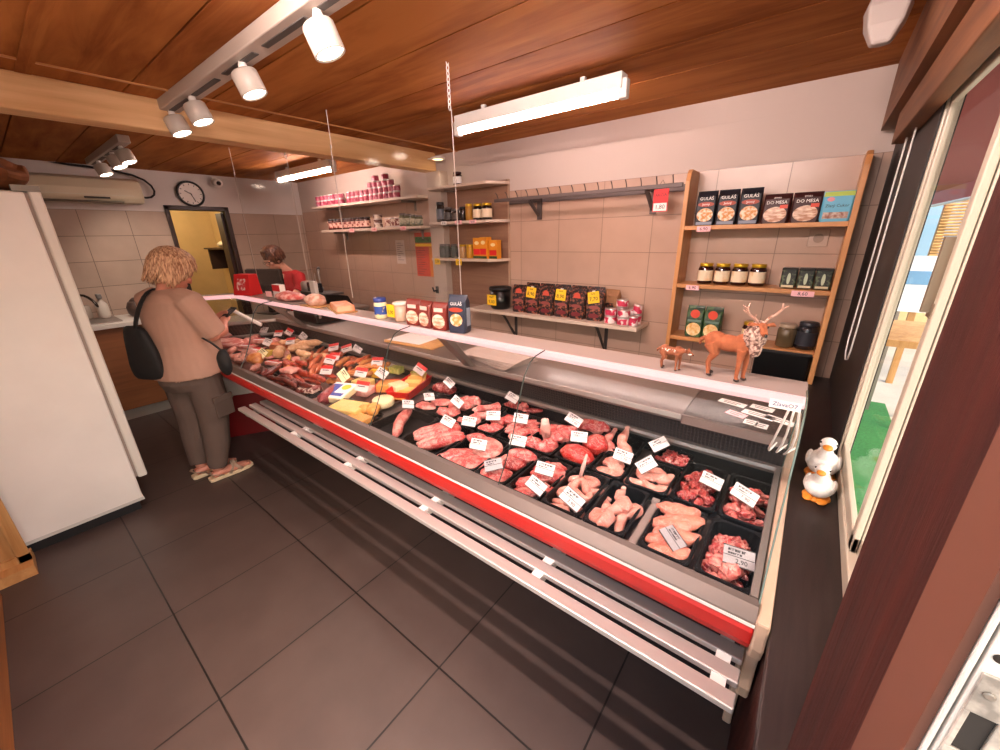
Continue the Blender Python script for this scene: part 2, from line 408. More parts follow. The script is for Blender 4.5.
# ------------------------------------------------------------------ outside the window
struct('ground_outside', MB().box(.26, -9, -.2, 14, 14, -.12).box(-4, -9, -.2, .26, -.56, -.12), M('paving_outside', '#b5aca0', .8, var=.1, vs=2))
t = thing('awning', 'faded red fabric awning outside the window', 'awning', (.27, 4.0, 1.95))
aw = MB(); aw.rings([[(0, -3.6, .62), (0, 4.2, .62), (0, 4.2, .64), (0, -3.6, .64)], [(.62, -3.6, .06), (.62, 4.2, .06), (.62, 4.2, .08), (.62, -3.6, .08)]])
aw.rings([[(.612, -3.6, -.06), (.622, -3.6, -.06), (.622, 4.2, -.06), (.612, 4.2, -.06)], [(.612, -3.6, .07), (.622, -3.6, .07), (.622, 4.2, .07), (.612, 4.2, .07)]])
obj('canopy', aw, M('awning_red', '#b8544c', .8), t)
obj('bar', MB().tube([(.61, -3.6, -.065), (.61, 4.2, -.065)], .014, 8), whitep, t)
t = thing('building', 'tan building with brown shutters at the end of the street', 'building', (.3, 9.5, -.12))
obj('wall', MB().box(0, 0, 0, 7, 2, 4.2), M('tan_facade', '#d8b888', .8, var=.12, vs=3), t)
ro = MB(); ro.box(-.1, -.4, 4.2, 7.2, 2.2, 4.4); obj('roof', ro, M('roof_brown', '#5d4030', .8), t)
for k in range(3):
    f = obj('window', MB().box(.9+1.9*k, -.03, 1.0, 1.9+1.9*k, 0, 2.3), M('white_frame', '#d8d6d0', .5), t)
    obj('pane', MB().box(.97+1.9*k, -.04, 1.08, 1.83+1.9*k, -.03, 2.22), M('sky_pane', '#8fb4cc', .15), f)
t = thing('grass_mat', 'bright green artificial grass mat on the ground outside the window', 'mat', (.58, 3.6, -.12))
obj('mat_body', MB().box(-.28, -1.9, 0, .30, 1.9, .03), M('grass_green', '#2f7038', .9, var=.25, vs=60), t); obj('mat_border', MB().box(-.30, -1.92, 0, -.28, 1.92, .04), M('mat_edge', '#2c6a36', .8), t)
t = thing('reed_screen', 'tan reed blind standing in the street under the awning', 'screen', (1.42, 6.4, -.12))
rs = MB()
for k in range(40): rs.tube([(-.45, 0, .9+k*.03), (1.4, 0, .9+k*.03)], .014, 6)
obj('reeds', rs, M('reed', '#c49a60', .8, var=.3, vs=12), t)
for xx in (-.42, 1.36): obj('post', MB().box(xx-.03, .02, 0, xx+.03, .08, 2.2), PLY, t)
t = thing('street_sign', 'white and blue sign board standing in the street', 'sign', (.82, 5.2, -.12))
obj('board', MB().box(-.14, 0, 1.05, .16, .03, 1.55), M('sign_white', '#e4eaf0', .5), t)
obj('stripe', MB().box(-.14, -.004, 1.30, .16, 0, 1.42), M('sign_blue', '#6f9fc8', .5), t)
for xx in (-.11, .13): obj('leg', MB().box(xx-.015, 0, 0, xx+.015, .03, 1.05), alu, t)
t = thing('market_stall', 'brown wooden stall with a pale cloth front outside the window', 'stall', (.62, 4.3, -.0895))
obj('counter_board', MB().box(-.16, -.4, .95, .35, .5, 1.0), PLY, t); obj('cloth_front', MB().box(-.15, -.39, .25, -.13, .49, .95), M('stall_cloth', '#d8ccb4', .9, var=.08, vs=8), t)
for xx, yy in ((-.12, -.36), (.3, -.36), (-.12, .46), (.3, .46)): obj('leg', MB().box(xx-.02, yy-.02, 0, xx+.02, yy+.02, .95), PLY, t)

# ------------------------------------------------------------------ beam, lamps, devices on ceiling and walls
bm_ = MB(); bm_.box(-3.06, -.45, 2.25, -2.92, 2.82, ZC); struct('trim_8', bm_, PINE, bevel=.006)

def fluorescent(x, y, z, L, label, lit=None):
    t = thing('fluorescent_lamp', label, 'lamp', (x, y, z), 0, None)
    b = MB(); b.box(-L/2, -.036, .019, L/2, .036, .085); obj('housing', b, white, t, bevel=.006)
    for s in (-1, 1):
        obj('end_cap', MB().box(s*L/2-.02, -.022, -.02, s*L/2+.02, .022, .06), whitep, t, bevel=.006)
    obj('tube', MB().tube([(-L/2+.02, 0, 0), (L/2-.02, 0, 0)], .014, 12), lit or tube_on, t, True)
    for s in (-.3, .3): obj('bracket', MB().box(s*L-.012, -.01, .085, s*L+.012, .01, ZC-z), whitep, t)
    return t
fluorescent(-1.385, 2.06, 2.29, 1.06, 'lit fluorescent tube under the ceiling above the counter, in front of the hook rail')
fluorescent(-4.235, 2.25, 2.29, 1.10, 'lit fluorescent tube beyond the beam above the far end of the counter', M('lit_far_tube', '#fff0f4', .4, emit=110., ecol='#ffe0d4'))
fluorescent(-.72, .36, 2.30, 1.22, 'lit fluorescent tube under the ceiling over the entrance side of the shop', M('lit_near_tube', '#fff0f4', .4, emit=400., ecol='#ffe6de'))
def spot_track(x0, x1, y, label, heads, wide):
    t = thing('spotlight_track', label, 'spotlight track', ((x0+x1)/2, y, ZC)); L = x1-x0
    b = MB(); b.box(-L/2, -wide/2, -.05, L/2, wide/2, 0); obj('rail', b, M('track_grey_white', '#b0a397', .45), t, bevel=.005)
    s = MB()
    for k in range(len(heads)+1): 
        a = -L/2+.06+k*(L-.12)/(len(heads)+1)
        s.box(a, -.012, -.053, a+(L-.12)/(len(heads)+1)-.08, .012, -.049)
    obj('slot', s, M('slot_dark', '#4a4440', .6), t)
    for hx in heads:
        lx = hx-(x0+x1)/2
        j = MB(); j.tube([(lx, 0, -.045), (lx, .0, -.062)], .014, 10); j.ell((lx, 0, -.066), .017); j.tube([(lx, 0, -.066), (lx, .012, -.085)], .011, 8)
        jo = obj('joint', j, whitep, t, True)
        mt = Matrix.Translation((lx-.02, .006, -.078)) @ Matrix.Rotation(R(-14), 4, 'Y') @ Matrix.Rotation(R(14), 4, 'X')
        hd = obj('lamp_head', MB().lathe([(.02, .004), (.047, 0), (.051, -.006), (.051, -.082), (.046, -.084), (.044, -.069)], 28, mat=mt), M('spot_white', '#beb5aa', .4), t, True)
        obj('lens', MB().lathe([(.0445, -.072), (.0445, -.078)], 24, mat=mt), spot_on, hd)
    return t
spot_track(-2.98, -.9, .86, 'white spotlight track with four heads on the near ceiling before the beam', (-1.37, -1.95, -2.56, -2.90), .09)
spot_track(-5.3, -4.0, .86, 'short spotlight track with three heads beyond the beam near the air conditioner', (-5.0, -4.45, -4.15), .07)
for (x, y, z, lb) in ((-2.80, 2.73, 2.325, 'small round spotlight under the end of the wooden beam'), (-3.62, 2.78, 2.385, 'round ceiling spotlight beyond the beam above the can shelf')):
    t = thing('downlight', lb, 'lamp', (x, y, z))
    obj('rim', MB().lathe([(.05, .015), (.062, .012), (.062, 0), (.048, -.004), (.048, .006)], 24), whitep, t, True)
    obj('bracket', MB().box(-.13 if z < 2.36 else -.02, -.01, .010, .02, .01, .018), whitep, t)
    obj('lens', MB().lathe([(.047, -.001), (.047, .003)], 24), M('lit_warm_lens', '#fff0c8', .4, emit=4., ecol='#ffe2a8'), t)
t = thing('motion_sensor', 'white motion detector on the ceiling corner by the window', 'sensor', (.03, 1.98, 2.40))
obj('mount', MB().box(-.04, -.04, -.02, .04, .04, 0), whitep, t, bevel=.006)
ms = MB(); ms.rings([[(x*a, y*a-.012*k, -.02-.052*k) for x, y in ((-.05, -.045), (.05, -.045), (.06, .03), (.0, .06), (-.06, .03))] for k, a in ((0, .8), (1, 1), (2, .85), (3, .45))])
obj('sensor_body', ms, M('sensor_plastic', '#aa9f98', .5), t, bevel=.008)
# air conditioner on the far wall
t = thing('air_conditioner', 'long beige air conditioner high on the far wall', 'air conditioner', (XF, .62, 2.06))
pr = [(0, 0), (.17, 0), (.215, .04), (.22, .12), (.19, .2), (.12, .225), (0, .225)]
ac = MB(); ac.rings([[(a, -.6, b) for a, b in pr], [(a, .58, b) for a, b in pr]]); obj('body', ac, M('aged_beige_plastic', '#d8cbb0', .4), t, bevel=.012)
obj('air_slot', MB().box(.13, -.5, -.004, .20, .42, .012), M('slot_shadow', '#5c5140', .6), t)
obj('front_line', MB().box(.217, -.58, .058, .2225, .5, .066), M('silver_trim', '#d9d2bd', .3, .4), t)
obj('display', MB().box(.2155, .14, .028, .2215, .32, .044), M('display_dark', '#2a2520', .4), t)
t = thing('cable', 'dark cable curving from the air conditioner end to the ceiling', 'cable', (XF+.02, 1.2, 2.1))
obj('lead', MB().tube([(.02, .0, .03), (.03, .1, .02), (.03, .15, .09), (.03, .1, .2), (.03, -.1, .27), (.03, -.6, .29)], .012, 8), blackm, t, True, sub=1)
t = thing('wall_clock', 'round black rimmed wall clock above the doorway', 'clock', (XF, 1.66, 2.19))
mt = Matrix.Rotation(PI/2, 4, 'Y')
obj('rim', MB().lathe([(.125, 0), (.135, .02), (.128, .035), (.112, .03), (.112, 0)], 36, mat=mt), black, t, True)
fc = obj('dial', MB().lathe([(.114, .008), (.114, .02)], 36, mat=mt), paper, t)
for a, l in ((R(60), .06), (R(200), .085)):
    obj('hand', MB().box(.022, -.004, -.01, .024, .004, l, mat=Matrix.Rotation(a, 4, 'X')), ink, t)
tk = MB()
for k in range(12): tk.box(.0205, -.003, .088, .0225, .003, .104, mat=Matrix.Rotation(k*PI/6, 4, 'X'))
obj('hour_marks', tk, ink, fc)
t = thing('security_camera', 'small white security camera beside the clock', 'camera', (XF, 1.93, 2.33))
obj('mount', MB().box(0, -.03, -.03, .02, .03, .05), whitep, t, bevel=.006)
obj('camera_body', MB().lathe([(.03, 0), (.045, .02), (.045, .10), (.03, .115)], 20, mat=Matrix.Rotation(R(100), 4, 'Y')), whitep, t, True)
obj('lens', MB().ell((.115, 0, -.02), .024), black, t, True)

# back room furniture
t = thing('wall_shelf', 'dark wall shelf with bags on the yellow wall of the back room', 'shelf', (-6.55, 2.33, 1.60))
obj('board', MB().box(-.5, -.28, -.02, .35, 0, 0), M('dark_shelf', '#3a2418', .5), t)
obj('bracket', MB().box(-.45, -.25, -.30, -.42, 0, -.02), M('dark_shelf', '#3a2418'), t)
obj('side_panel', MB().box(-.42, -.02, -.45, .35, 0, -.03), M('dark_panel', '#4a2f20', .6), t)
bg = thing('paper_bag', 'pale crumpled bags lying on the back room shelf', 'bag', (-6.62, 2.20, 1.60))
obj('bag_body', MB().ell((0, 0, .04), (.2, .09, .04)).noise(.03, 14, 3), M('pale_bag', '#d8cdb0', .7), bg, True)
for (x, z, w_, h_, lb) in ((-6.42, 1.36, .22, .27, 'tilted white sheet pinned under the back room shelf'), (-6.62, 1.06, .24, .17, 'white notice in a dark frame low on the back room wall')):
    t = thing('notice', lb, 'notice', (x, 2.30, z))
    t.rotation_euler = (0, R(-12 if z > 1.2 else 0), 0)
    obj('sheet', MB().box(-w_/2, -.004, -h_/2, w_/2, 0, h_/2), paper, t)
    if z < 1.2: obj('frame', MB().box(-w_/2-.02, 0, -h_/2-.02, w_/2+.02, .012, h_/2+.02), M('dark_panel', '#4a2f20'), t)

# ------------------------------------------------------------------ fridge, plywood cabinet, kitchen unit
t = thing('refrigerator', 'tall white refrigerator at the left seen from its scuffed side', 'refrigerator', (-3.42, -.10, 0))
obj('cabinet', MB().box(-.40, -.34, .06, .17, .335, 1.94), M('scuffed_white_side', '#ebe7df', .38, var=.05, vs=2.2, bump=.03, bs=5), t, bevel=.008)
obj('base', MB().box(-.38, -.32, .0, .155, .31, .06), blackm, t)
obj('base_strip', MB().box(-.40, -.34, .065, .173, .338, .085), M('fridge_strip', '#c9c6c0', .4), t)
dr = obj('door', MB().box(-.40, .352, .20, .12, .40, 1.96), M('fridge_door_white', '#e4dfd4', .32), t, bevel=.01)
obj('door_gasket', MB().box(-.39, .336, .21, .11, .352, 1.94), M('gasket_grey', '#a2958a', .6), t)
obj('handle', MB().box(-.37, .40, .9, -.34, .44, 1.3), whitep, dr, bevel=.005)
obj('hinge', MB().box(.06, .30, 1.945, .13, .40, 1.975), M('hinge_metal', '#6d665c', .4, .6), t)
t = thing('paper_sack', 'crumpled brown sack lying on top of the refrigerator', 'sack', (-3.46, .10, 1.955))
obj('sack_body', MB().ell((0, 0, .085), (.22, .2, .08), u=28, v=18).noise(.045, 9, 5), M('brown_paper', '#7d4a26', .8, var=.3, vs=8), t)
t = thing('plywood_cabinet', 'low plywood cabinet with framed edges beside the refrigerator', 'cabinet', (-3.14, -.36, 0))
obj('body', MB().box(-.06, -.08, .06, .04, .075, .9), PLY, t)
fr = MB(); fr.box(.04, .04, .06, .055, .085, .9); fr.box(.04, -.08, .85, .055, .085, .9); fr.box(.04, -.08, .06, .055, .085, .10)
obj('frame', fr, wood('plywood_edge', '#a5713a', '#cfa067', 2), t)
obj('plinth', MB().box(-.08, -.08, 0, .13, .085, .06), wood('plinth_strip', '#b47a44', '#d6a468', 0), t)
t = thing('kitchen_unit', 'brown wood grain sink cabinet with white worktop edge at the far wall', 'cabinet', (XF+.004, .54, 0))
obj('body', MB().box(.02, -.5, .12, .56, .47, .93), wood('walnut_laminate', '#7c4a2a', '#9a6038', 1, .5, bump=.02), t)
obj('plinth', MB().box(.02, -.5, 0, .50, .45, .10), M('pale_plinth', '#c8c2ba', .5), t)
obj('worktop', MB().box(0, -.55, .935, .60, .49, .975), M('white_worktop', '#d9d2ca', .4), t, bevel=.004)
sk = MB(); sk.box(.08, -.35, .975, .5, .15, .985); obj('sink', sk, steel, t)
tp = MB(); tp.tube([(.1, -.08, .985), (.1, -.08, 1.17), (.13, -.06, 1.22), (.2, -.02, 1.23), (.28, .03, 1.17), (.3, .04, 1.10)], .013, 10); obj('tap', tp, M('dark_chrome', '#4c4440', .25, .8), t, True, sub=1)
t = thing('soap_bottle', 'white spray bottle standing behind the tap on the worktop', 'bottle', (XF+.18, .62, .9865))
obj('bottle_body', MB().lathe([(.04, 0), (.045, .02), (.045, .13), (.02, .17), (.015, .19)], 18), M('cloudy_bottle', '#c9bfb4', .3), t, True)
obj('spray_head', MB().box(-.02, -.02, .19, .05, .02, .235), M('spray_grey', '#6d6662', .4), t, bevel=.008)
t = thing('kettle', 'dark jug standing at the right end of the sink worktop', 'jug', (XF+.25, .86, .976))
obj('jug_body', MB().lathe([(.055, 0), (.075, .03), (.08, .09), (.06, .14), (.045, .15)], 20), M('dark_jug', '#4a3a34', .4), t, True)
obj('jug_lid', MB().lathe([(.045, .15), (.03, .17), (.01, .185)], 16), M('dark_jug', '#4a3a34'), t, True)
t = thing('dish_plate', 'dark pan lying on the corner of the white worktop', 'pan', (XF+.45, .92, .976))
obj('pan_body', MB().lathe([(.08, 0), (.11, .025), (.105, .028), (.078, .006)], 24), blackm, t, True)
for k, yy in enumerate((.30, .40, .50)):
    t = thing('drinking_glass', 'cloudy glass jar standing behind the sink, %s' % ('nearest the refrigerator', 'middle one of three', 'nearest the tap')[k], 'glass', (XF+.12, yy, .986))
    obj('glass_body', MB().lathe([(.036, 0), (.045, .02), (.045, .11), (.038, .13)], 16), M('cloudy_glass', '#b3a69a', .25, var=.1), t, True)

# ------------------------------------------------------------------ the refrigerated display counter (bends at the far end)
XE, XC, Y0 = .05, -3.45, .85
LS = .36
def station(d, z, k, xe=XE):
    if k == 0: return (xe, Y0+d, z)
    if k == 1: return (XC-.58*d, Y0+d, z)
    return (XC-.5*LS-.87*d, Y0-.87*LS+.5*d, z)
def sweep(prof, ks=(0, 1, 2), mb=None, xe=XE):
    mb = mb or MB()
    return mb.rings([[station(d, z, k, xe) for d, z in prof] for k in ks])
def xsweep(prof, x0, x1, mb=None):
    mb = mb or MB()
    return mb.rings([[(x0, Y0+d, z) for d, z in prof], [(x1, Y0+d, z) for d, z in prof]])
def dz(d, z, w, h): return [(d, z), (d+w, z), (d+w, z+h), (d, z+h)]
counter = thing('display_counter', 'long glass fronted meat display counter with red bumper and slatted bag shelf', 'counter', (0, 0, 0))
obj('bumper', sweep([(-.018, .846), (-.024, .832), (-.020, .795), (.004, .757), (.012, .750), (.05, .750), (.05, .846)]), redp, counter, bevel=.004)
obj('front_rail', sweep([(-.02, .843), (-.016, .856), (.010, .880), (.032, .880), (.052, .80), (.052, .76), (.02, .76), (.02, .843)]), M('front_rail_metal', '#746a64', .45, .7), counter)
obj('rail_strip', sweep([(-.0225, .8465), (-.0205, .8515), (-.0175, .8515), (-.019, .8465)]), M('white_trim_strip', '#cfc4be', .4), counter)
obj('lower_panel', xsweep([(.02, .750), (.13, .715), (.22, .66), (.27, .59), (.30, .56), (.95, .56), (.95, .75)], -3.28, XE), greym, counter)
corner = MB(); sweep([(.06, .748), (.28, .70), (.40, .56), (.42, .40), (.9, .40), (.9, .75)], (1, 2), corner); obj('corner_panel', corner, M('white_corner_panel', '#cfc6c0', .4), counter, label='white panel under the bent far end of the counter')
obj('corner_plinth', sweep([(.44, .0), (.44, .40), (.9, .40), (.9, 0)], (1, 2)), dred, counter)
obj('red_skirting', xsweep([(.40, .0), (.38, .56), (.9, .56), (.9, 0)], -3.6, XE), M('dark_plinth', '#1b1012', .5), counter)
obj('deck', sweep([(.05, .745), (.05, .772), (.735, .772), (.735, .745)]), M('deck_steel', '#8f8580', .35, .7), counter)
obj('inner_wall', sweep([(.735, .745), (.735, .858), (.75, .858), (.75, .745)]), blackm, counter)
gr = MB(); gr.mi = 0; sweep([(.742, .858), (.722, .965), (.735, .965), (.755, .858)], mb=gr); obj('air_grille', gr, meshmat('perforated_grille', '#3e3734', '#080707', .014), counter)
obj('price_rail', sweep([(.716, .840), (.712, .853), (.716, .866), (.737, .866), (.737, .840)]), alu, counter, label='silver rail along the foot of the air grille')
obj('worktop', sweep([(.69, .966), (.685, .978), (.69, .999), (1.06, .999), (1.06, .966)], xe=-.30), steel, counter, bevel=.003)
obj('granite_slab', xsweep([(.69, .966), (.685, .978), (.69, .999), (1.06, .999), (1.06, .966)], -.298, XE-.005), M('speckled_granite', '#2b2523', .3, col2='#5e524d', vs=170, lo=.45, hi=.6, detail=2), counter, label='dark speckled granite slab at the window end of the worktop')
obj('worktop_nosing', xsweep(dz(.680, .964, .012, .036), -.298, XE-.005), steel, counter)
obj('rear_body', sweep([(.78, .12), (.78, .966), (1.03, .966), (1.03, .12)]), greym, counter)
# top shelf with the light strip along its front
TOPP = [(.345, 1.256), (.345, 1.274), (.485, 1.274), (.485, 1.256)]
obj('top_shelf', sweep(TOPP), M('white_glass_shelf', '#9c8a82', .3), counter)
obj('light_strip', sweep([(.336, 1.246), (.332, 1.259), (.336, 1.273), (.346, 1.2765), (.362, 1.256), (.354, 1.246)]), strip_on, counter)
obj('light_tube', sweep([(.388+.008*math.cos(q*PI/4), 1.247+.008*math.sin(q*PI/4)) for q in range(8)], ks=(0, 1), xe=.03), case_on, counter)
# curved front panes
GP = [(.872, .876), (.915, .94), (.965, 1.04), (1.0, 1.15), (1.03, 1.225), (1.065, 1.267), (1.10, 1.281), (1.16, 1.287)]
def pane(x0, x1):
    inn = [(y+.004, z-.004) for y, z in reversed(GP)]
    a = [(y-Y0, z) for y, z in GP]+[(y-Y0, z) for y, z in inn]
    return xsweep(a, x0, x1)
for a, b in ((XE-.008, -.708), (-.712, -1.448), (-1.452, -2.9)):
    g = obj('front_pane', pane(a, b), case_glass, counter)
    for xx in (b,):
        if xx < -2.5: continue
        e = MB(); e.tube([(xx, y, z) for y, z in GP], .0022, 6); obj('pane_edge', e, M('glass_edge_dark', '#26302c', .3), g)
pc = [(y-Y0, z) for y, z in GP]+[(y-Y0+.004, z-.004) for y, z in reversed(GP)]
pm = MB(); pm.rings([[(-2.904, Y0+d, z) for d, z in pc], [station(d, z, 1) for d, z in pc], [station(d, z, 2) for d, z in pc]])
g = obj('corner_pane', pm, case_glass, counter)
obj('pane_edge', MB().tube([(-2.902, y, z) for y, z in GP], .003, 6), M('glass_edge_dark', '#3c4a44'), g)
# window end: glass cheek and cream end panel
ck = GP+[(1.33, 1.262), (1.52, 1.0), (1.585, .87)]
obj('end_glass', MB().prism(ck, 0, XE-.004, XE+.002), case_glass, counter)
obj('end_glass_edge', MB().tube([(XE-.001, y, z) for y, z in ck], .0022, 6, cap=True), M('edge_green', '#5d6e66', .2), counter)
ce = [(.828, .868), (.826, .79), (.845, .745), (.878, .715), (.884, .66), (.876, .60), (.89, .552), (.93, .532), (1.0, .54), (1.10, .46), (1.16, .32), (1.18, .02), (1.92, .02), (1.92, .965), (1.60, .965), (1.58, .868)]
obj('end_panel', MB().prism(ce, 0, XE, XE+.027), cream, counter, bevel=.006)
obj('end_rail', MB().box(XE-.02, .90, .80, XE-.004, 1.575, .868), alu, counter)
# shelf supports
for xx in (-1.42, -3.30):
    s = MB()
    for w_ in (0,): s.rings([[(xx-.02, 1.50, 1.0), (xx+.035, 1.50, 1.0), (xx+.035, 1.54, 1.0), (xx-.02, 1.54, 1.0)], [(xx+.06, 1.21, 1.255), (xx+.115, 1.21, 1.255), (xx+.115, 1.26, 1.255), (xx+.06, 1.26, 1.255)]])
    obj('shelf_support', s, alu, counter, bevel=.004)
obj('shelf_support', MB().tube([(-3.72, 1.36, .985), (-3.86, 1.22, 1.12)], .016, 8), whitep, counter)
# slatted bag shelf
rack = obj('bag_shelf', MB().box(-2.60, .745, .662, -2.56, 1.0, .682), alu, counter)
SLM = M('slat_aluminium', '#c9c1bb', .42, .55)
for yy in (.752, .816, .880):
    obj('slat', MB().box(-2.665, yy-.0205, .684, .047, yy+.0205, .702), SLM, rack, bevel=.003)
for xx in (-2.05, -1.53, -1.01, -.49, .008):
    obj('slat_bracket', MB().box(xx-.016, .752, .664, xx+.016, 1.10, .684), whitep, rack)
    for yy in (.784, .848, .913): obj('slat_spacer', MB().box(xx-.016, yy-.014 if yy < .9 else .899, .682, xx+.016, yy+.014, .699), whitep, rack)
# cables hanging at the window end
for k, (ax, bx) in enumerate(((.03, -.03), (.036, -.005), (.042, .02))):
    t = thing('cable', ('white cable sagging inside the window end of the counter, outermost of three', 'white cable hanging in the middle of three at the window end of the counter', 'white cable hanging nearest the end glass of the counter')[k], 'cable', (ax, 1.30, 1.25))
    obj('lead', MB().tube([(0, 0, 0), (bx*.4, .03, -.1), (bx, .10, -.22), (bx*1.2-.02*k, .18, -.30), (bx+.02, .24, -.262)], .004, 6), whitep, t, True, sub=1)
# deck dividers of clear plastic
t = thing('deck_divider', 'clear upright divider between the cheeses and the meat trays', 'divider', (-1.60, .94, .773))
obj('sheet', MB().rings([[(0, 0, 0), (.004, 0, 0), (.004, 0, .075), (0, 0, .075)], [(-.115, .62, 0), (-.111, .62, 0), (-.111, .62, .12), (-.115, .62, .12)]]), acryl, t)
obj('foot_rail', MB().rings([[(-.012, 0, 0), (.016, 0, 0), (.016, 0, .008), (-.012, 0, .008)], [(-.127, .62, 0), (-.099, .62, 0), (-.099, .62, .008), (-.127, .62, .008)]]), alu, t)
# the strip left bare between two trays is the deck itself; a pale spacer lies there
t = thing('deck_spacer', 'bare metal spacer bar between the chicken legs and the chicken breasts', 'spacer', (-.272, 1.06, .773))
obj('bar', MB().box(-.013, -.13, 0, .013, .13, .035), M('spacer_steel', '#b5a8a2', .35, .6), t, bevel=.004)
obj('bar_hook', MB().box(-.012, .12, .035, .012, .135, .05), M('spacer_steel', '#b5a8a2'), t)

# hygiene screens hanging over the counter
def hanging_screen(x0, x1, label):
    t = thing('hanging_screen', label, 'screen', ((x0+x1)/2, 1.5, 1.30)); L = x1-x0
    sh = obj('sheet', MB().box(-L/2, -.002, 0, L/2, .002, .92), acryl, t)
    for s in (-1, 1): obj('edge', MB().box(s*L/2-.001, -.0023, 0, s*L/2+.001, .0023, .92), M('acrylic_edge', '#b0a298', .3), sh)
    for s in (-1, 1):
        if s > 0:
            c = MB()
            for k in range(9):
                a = [(s*(L/2-.01)+(.007*math.cos(q*PI/4) if k % 2 else 0), (0 if k % 2 else .007*math.cos(q*PI/4)), .92+.012+k*.021+.014*math.sin(q*PI/4)) for q in range(9)]
                c.tube(a, .002, 5)
            obj('chain', c, whitep, t, True)
        else: obj('wire', MB().tube([(s*(L/2-.01), 0, .90), (s*(L/2-.01), 0, 1.098)], .002, 6), whitep, t)
hanging_screen(-2.455, -1.43, 'clear acrylic screen hung on a chain over the middle of the counter')
hanging_screen(-3.95, -3.02, 'clear acrylic screen hung over the far end of the counter by the beam')

# ------------------------------------------------------------------ back wall shelving
def shelf_board(x0, x1, z, label, d=.22, th=.024, mat=None, y1=YB):
    t = thing('wall_shelf', label, 'shelf', ((x0+x1)/2, y1, z)); L = x1-x0
    obj('board', MB().box(-L/2, -d, -th, L/2, -.001, 0), mat or LAMS, t, bevel=.002)
    return t
TS = shelf_board(-5.02, -3.05, 2.055, 'long pale shelf of pink cans, upper of two on the back wall')
SS = shelf_board(-4.86, -3.05, 1.785, 'long pale shelf of jars and tins, lower of two on the back wall')
for t in (TS, SS):
    for xx in (-.7, .7): obj('bracket', MB().box(xx-.01, -.18, -.045, xx+.01, -.002, -.024).box(xx-.01, -.02, -.12, xx+.01, -.002, -.024), alu, t)
t = thing('wall_panel', 'brown laminate board on the back wall carrying three small shelves', 'panel', (-2.50, YB, 1.05))
obj('board', MB().box(-.36, -.022, 0, .36, -.001, 1.07), LAM, t)
obj('edge_strip', MB().box(.352, -.0235, 0, .362, -.002, 1.07), M('panel_edge', '#b0937c', .5), t)
def small_shelf(z, label):
    t = thing('wall_shelf', label, 'shelf', (-2.48, YB-.022, z))
    p = [(-.46, -.14), (-.44, -.20), (.26, -.20), (.355, -.06), (.355, 0), (-.46, 0)]
    obj('board', MB().prism(p, 2, -.022, 0), LAMS, t, bevel=.002)
    obj('support', MB().box(-.3, -.12, -.034, -.28, -.002, -.022), alu, t)
    return t
small_shelf(2.10, 'topmost small pale shelf on the brown panel with one jar on it')
small_shelf(1.808, 'middle small pale shelf on the brown panel, holding dark jars')
small_shelf(1.49, 'lowest small pale shelf on the brown panel, holding yellow cartons')
t = shelf_board(-2.44, -.88, 1.06, 'long pale shelf of dark coffee bags on angled brackets below the hook rail', .26, .026)
for xx in (-.42, .46):
    b = MB(); b.box(xx-.012, -.012, -.30, xx+.012, -.001, -.026); b.box(xx-.012, -.22, -.04, xx+.012, -.001, -.026)
    b.rings([[(xx-.008, -.2, -.045), (xx+.008, -.2, -.045), (xx+.008, -.19, -.035), (xx-.008, -.19, -.035)], [(xx-.008, -.012, -.28), (xx+.008, -.012, -.28), (xx+.008, -.002, -.27), (xx-.008, -.002, -.27)]])
    obj('bracket', b, M('dark_bracket', '#4c4340', .5, .4), t)
t = thing('hook_rail', 'grey metal rail with a row of hooks on the back wall', 'rail', (-1.39, YB, 1.945))
RM = M('rail_steel', '#5c504d', .5, .3)
obj('rail', MB().box(-.76, -.207, -.012, .68, -.187, .012), RM, t, bevel=.003)
obj('rear_rail', MB().box(-.76, -.012, -.02, .68, -.002, .02), RM, t)
for xx in (-.44, .46):
    b = MB(); b.box(xx-.018, -.185, -.012, xx+.018, -.002, .012); b.box(xx-.018, -.03, -.15, xx+.018, -.012, .02)
    b.rings([[(xx-.012, -.18, -.02), (xx+.012, -.18, -.02), (xx+.012, -.17, -.008), (xx-.012, -.17, -.008)], [(xx-.012, -.03, -.13), (xx+.012, -.03, -.13), (xx+.012, -.02, -.12), (xx-.012, -.02, -.12)]])
    obj('bracket', b, RM, t)
hkm = MB().tube([(0, -.20, .010), (0, -.21, .030), (0, -.222, .046), (.004, -.24, .052)], .0035, 6).mesh('hook', RM, True)
for k in range(15): raw('hook', hkm, t, (-.72+k*.096, 0, 0))
# price tag on the last hook
t = thing('price_tag', 'red and white price tag hanging from the hook rail beside the shelf unit', 'tag', (-.83, 2.70, 1.87))
obj('tag_card', MB().box(-.045, -.003, -.07, .045, 0, .06), redcard, t)
obj('white_field', MB().box(-.04, -.0045, -.065, .04, -.003, -.02), paper, t)
letter(t, '1,80', .035, ink, (0, -.0048, -.043)); letter(t, 'AKCIA', .024, ink, (0, -.0035, .025))
obj('string', MB().tube([(-.03, -.001, .06), (0, .005, .11), (.03, -.001, .06)], .0015, 5), blackm, t)

# orange shelf unit by the window
t = thing('shelf_unit', 'orange beech shelf unit standing against the back wall by the window', 'shelf unit', (-.27, YB, .72))
up = [(-.205, 0), (-.205, 1.24), (-.19, 1.285), (-.165, 1.305), (-.02, 1.305), (-.002, 1.29), (-.002, 0)]
obj('side_panel', MB().prism(up, 0, -.425, -.40), SHELF, t, bevel=.003)
obj('side_panel', MB().prism(up, 0, .365, .39), SHELF, t, bevel=.003)
for z in (.992, .648, .31, .02): obj('shelf', MB().box(-.40, -.2, z-.024, .365, -.004, z), SHELFX, t, bevel=.002)
SU = (.72+.992, .72+.648, .72+.31, .74)

